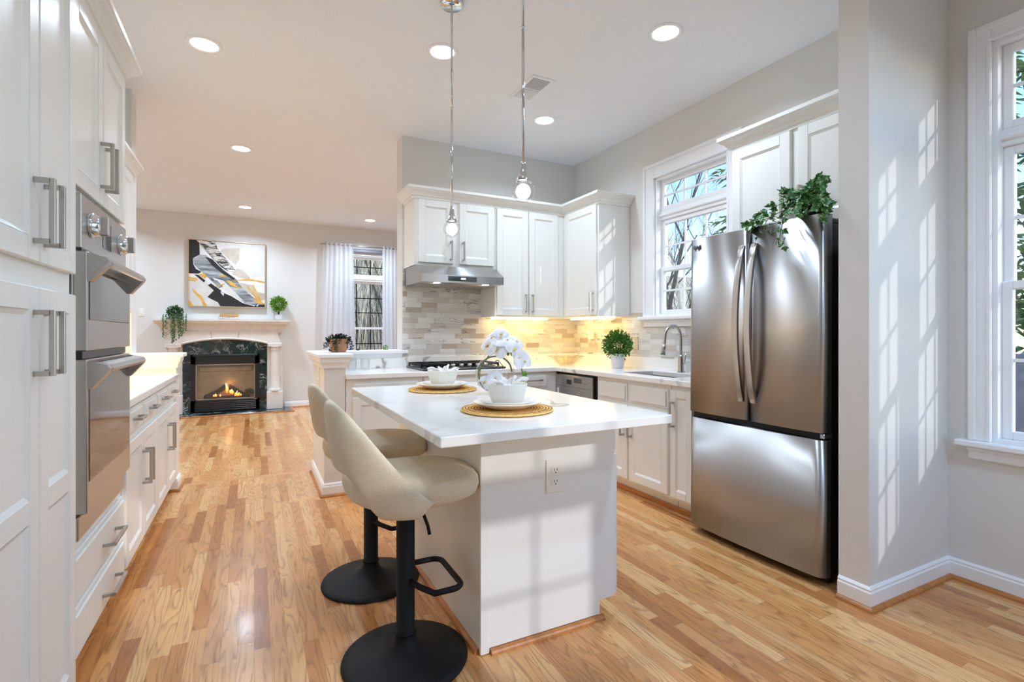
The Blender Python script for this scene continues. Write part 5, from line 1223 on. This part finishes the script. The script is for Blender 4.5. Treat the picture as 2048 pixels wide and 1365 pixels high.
# ------------------------------------------------------------------ outdoors
gm = MB(); NX, NY = 24, 20
def gh(x, y): return -.9 + max(0, (y - 11)) * .36 + .25 * math.sin(x * .7) * math.sin(y * .5 + 1)
gm.grid(lambda u, v: (-14 + 46 * u, -20 + 70 * v, min(6, gh(-14 + 46 * u, -20 + 70 * v))), NX, NY)
struct('ground_outside', gm, M['ledge'])
def grow(mb, p, d, ln, r, depth, rnd, up=.12):
    d = d.normalized(); n = 4; P = [p]; Rr = [r]
    for k in range(n):
        d = (d + Vector((rnd.uniform(-1, 1), rnd.uniform(-1, 1), rnd.uniform(-.6, 1) + up)) * .16).normalized(); P.append(P[-1] + d * ln / n); Rr.append(r * (1 - .5 * (k + 1) / n))
    mb.tube(P, Rr, 5 if depth > 1 else 3, cap=False)
    if depth == 0: return
    for k in range(rnd.randint(3, 4)):
        i = rnd.randint(1, n); q = P[i]; a = rnd.uniform(0, 2 * PI)
        nd = (d + Vector((math.cos(a), math.sin(a), rnd.uniform(.3, 1.0))) * .8).normalized()
        grow(mb, q, nd, ln * rnd.uniform(.5, .75), Rr[i] * .62, depth - 1, rnd, up)
def bare_tree(x, y, h, label, seed, m='bark', depth=4, r=.09):
    rnd = random.Random(seed); z = gh(x, y) - .1; mb = MB()
    grow(mb, Vector((x, y, z)), Vector((rnd.uniform(-.1, .1), rnd.uniform(-.1, .1), 1)), h * .5, r, depth, rnd)
    tag(build('bare_tree', mb, M[m], base=(x, y, z), recalc=False), label, 'tree', 'bare winter trees outside')
rnd = random.Random(21)
far_lab = 'bare winter tree on the hillside outside the far window'
FAR = [(y, y * k) for y in (15.0, 17.2, 19.6, 22.2, 25.0) for k in (.13, .185, .24, .30)]
for k, (y, x) in enumerate(FAR): bare_tree(x + rnd.uniform(-.2, .2), y + rnd.uniform(-.3, .3), rnd.uniform(5.5, 8.0), far_lab, 100 + k, ('bark', 'bark', 'barkd', 'bark')[k % 4], 4, rnd.uniform(.035, .065))
kit_lab = 'bare winter tree seen through the kitchen window'
for k, (s, a) in enumerate(((10.5, .92), (11.5, 1.05), (12.5, .84), (13.2, .99), (14.5, 1.10), (15.5, .92), (16.5, 1.04), (17.2, .85), (18.0, .97), (19.5, 1.08), (20.0, .90), (21.0, 1.02))): bare_tree(s * a * .72, s * .72, rnd.uniform(7.5, 9.5), kit_lab, 200 + k, ('barkd', 'bark')[k % 3 == 1], 4, rnd.uniform(.035, .065))
# leafless brush on the hillside: nobody could count its twigs
mb = MB(); rnd = random.Random(77)
for k in range(2600):
    y = rnd.uniform(14.5, 27); x = y * rnd.uniform(.08, .34); z = gh(x, y) - .05; h = rnd.uniform(.8, 2.6)
    a = rnd.uniform(0, 2 * PI); l = rnd.uniform(.1, .5)
    P = [(x, y, z), (x + math.cos(a) * l * .4, y + math.sin(a) * l * .4, z + h * .55), (x + math.cos(a) * l + rnd.uniform(-.2, .2), y + math.sin(a) * l, z + h)]
    mb.mat(k % 5 // 4); mb.tube(P, [.016, .011, .005], 3, cap=False)
o = build('brush_thicket', mb, [M['bark'], M['barkd']], base=(3.5, 18, 0), recalc=False); tag(o, 'tan leafless brush covering the hillside outside the far window', 'brush'); o['kind'] = 'stuff'
def conifer(x, y, h, label, seed, w=1.0):
    rnd = random.Random(seed); z = gh(x, y) - .1
    t = thing('evergreen_tree', (x, y, z), label, 'tree')
    build('trunk', MB().tube([(x, y, z), (x, y, z + h)], [.14 * w, .02], 8), M['barkd'], t)
    mb = MB(); n = int(h * 17)
    for k in range(n):
        q = (k + rnd.random()) / n; zz = z + .4 + (h - .4) * q; L_ = w * (2.1 * (1 - q) ** .8 + .15); a = rnd.uniform(0, 2 * PI)
        d = Vector((math.cos(a), math.sin(a), -.12))
        for s in range(int(L_ * 20)):
            f = rnd.random() ** .7; p = Vector((x, y, zz)) + d * (L_ * f) + Vector((0, 0, -.12 * f * L_))
            sd = Vector((-d.y, d.x, 0)) * rnd.uniform(-1, 1) + d * .8 + Vector((0, 0, rnd.uniform(-.5, .2)))
            leaf_quad(mb, p, sd, Vector((rnd.uniform(-.4, .4), rnd.uniform(-.4, .4), 1)), rnd.uniform(.16, .34), .07)
    build('needles', mb, M['needle'], t, recalc=False)
conifer(9.0, 3.15, 9.5, 'dark green evergreen outside the nook window', 5, 1.0)
conifer(12.2, 2.2, 11, 'taller evergreen farther off outside the nook window', 6, 1.1)
conifer(9.7, 7.5, 8.6, 'dark evergreen tree seen at the right side of the kitchen window', 7, .7)
t = thing('deck_fence', (6.4, 1.6, -.9), 'grey board fence low outside the nook window', 'fence')
for k in range(16):
    y = .2 + k * .2; build('board', MB().box((6.4, y, -.95), (6.425, y + .19, .98), .003), M['fence'], t)
build('top_rail', MB().box((6.36, .15, .98), (6.48, 3.45, 1.02), .004), M['fence'], t)
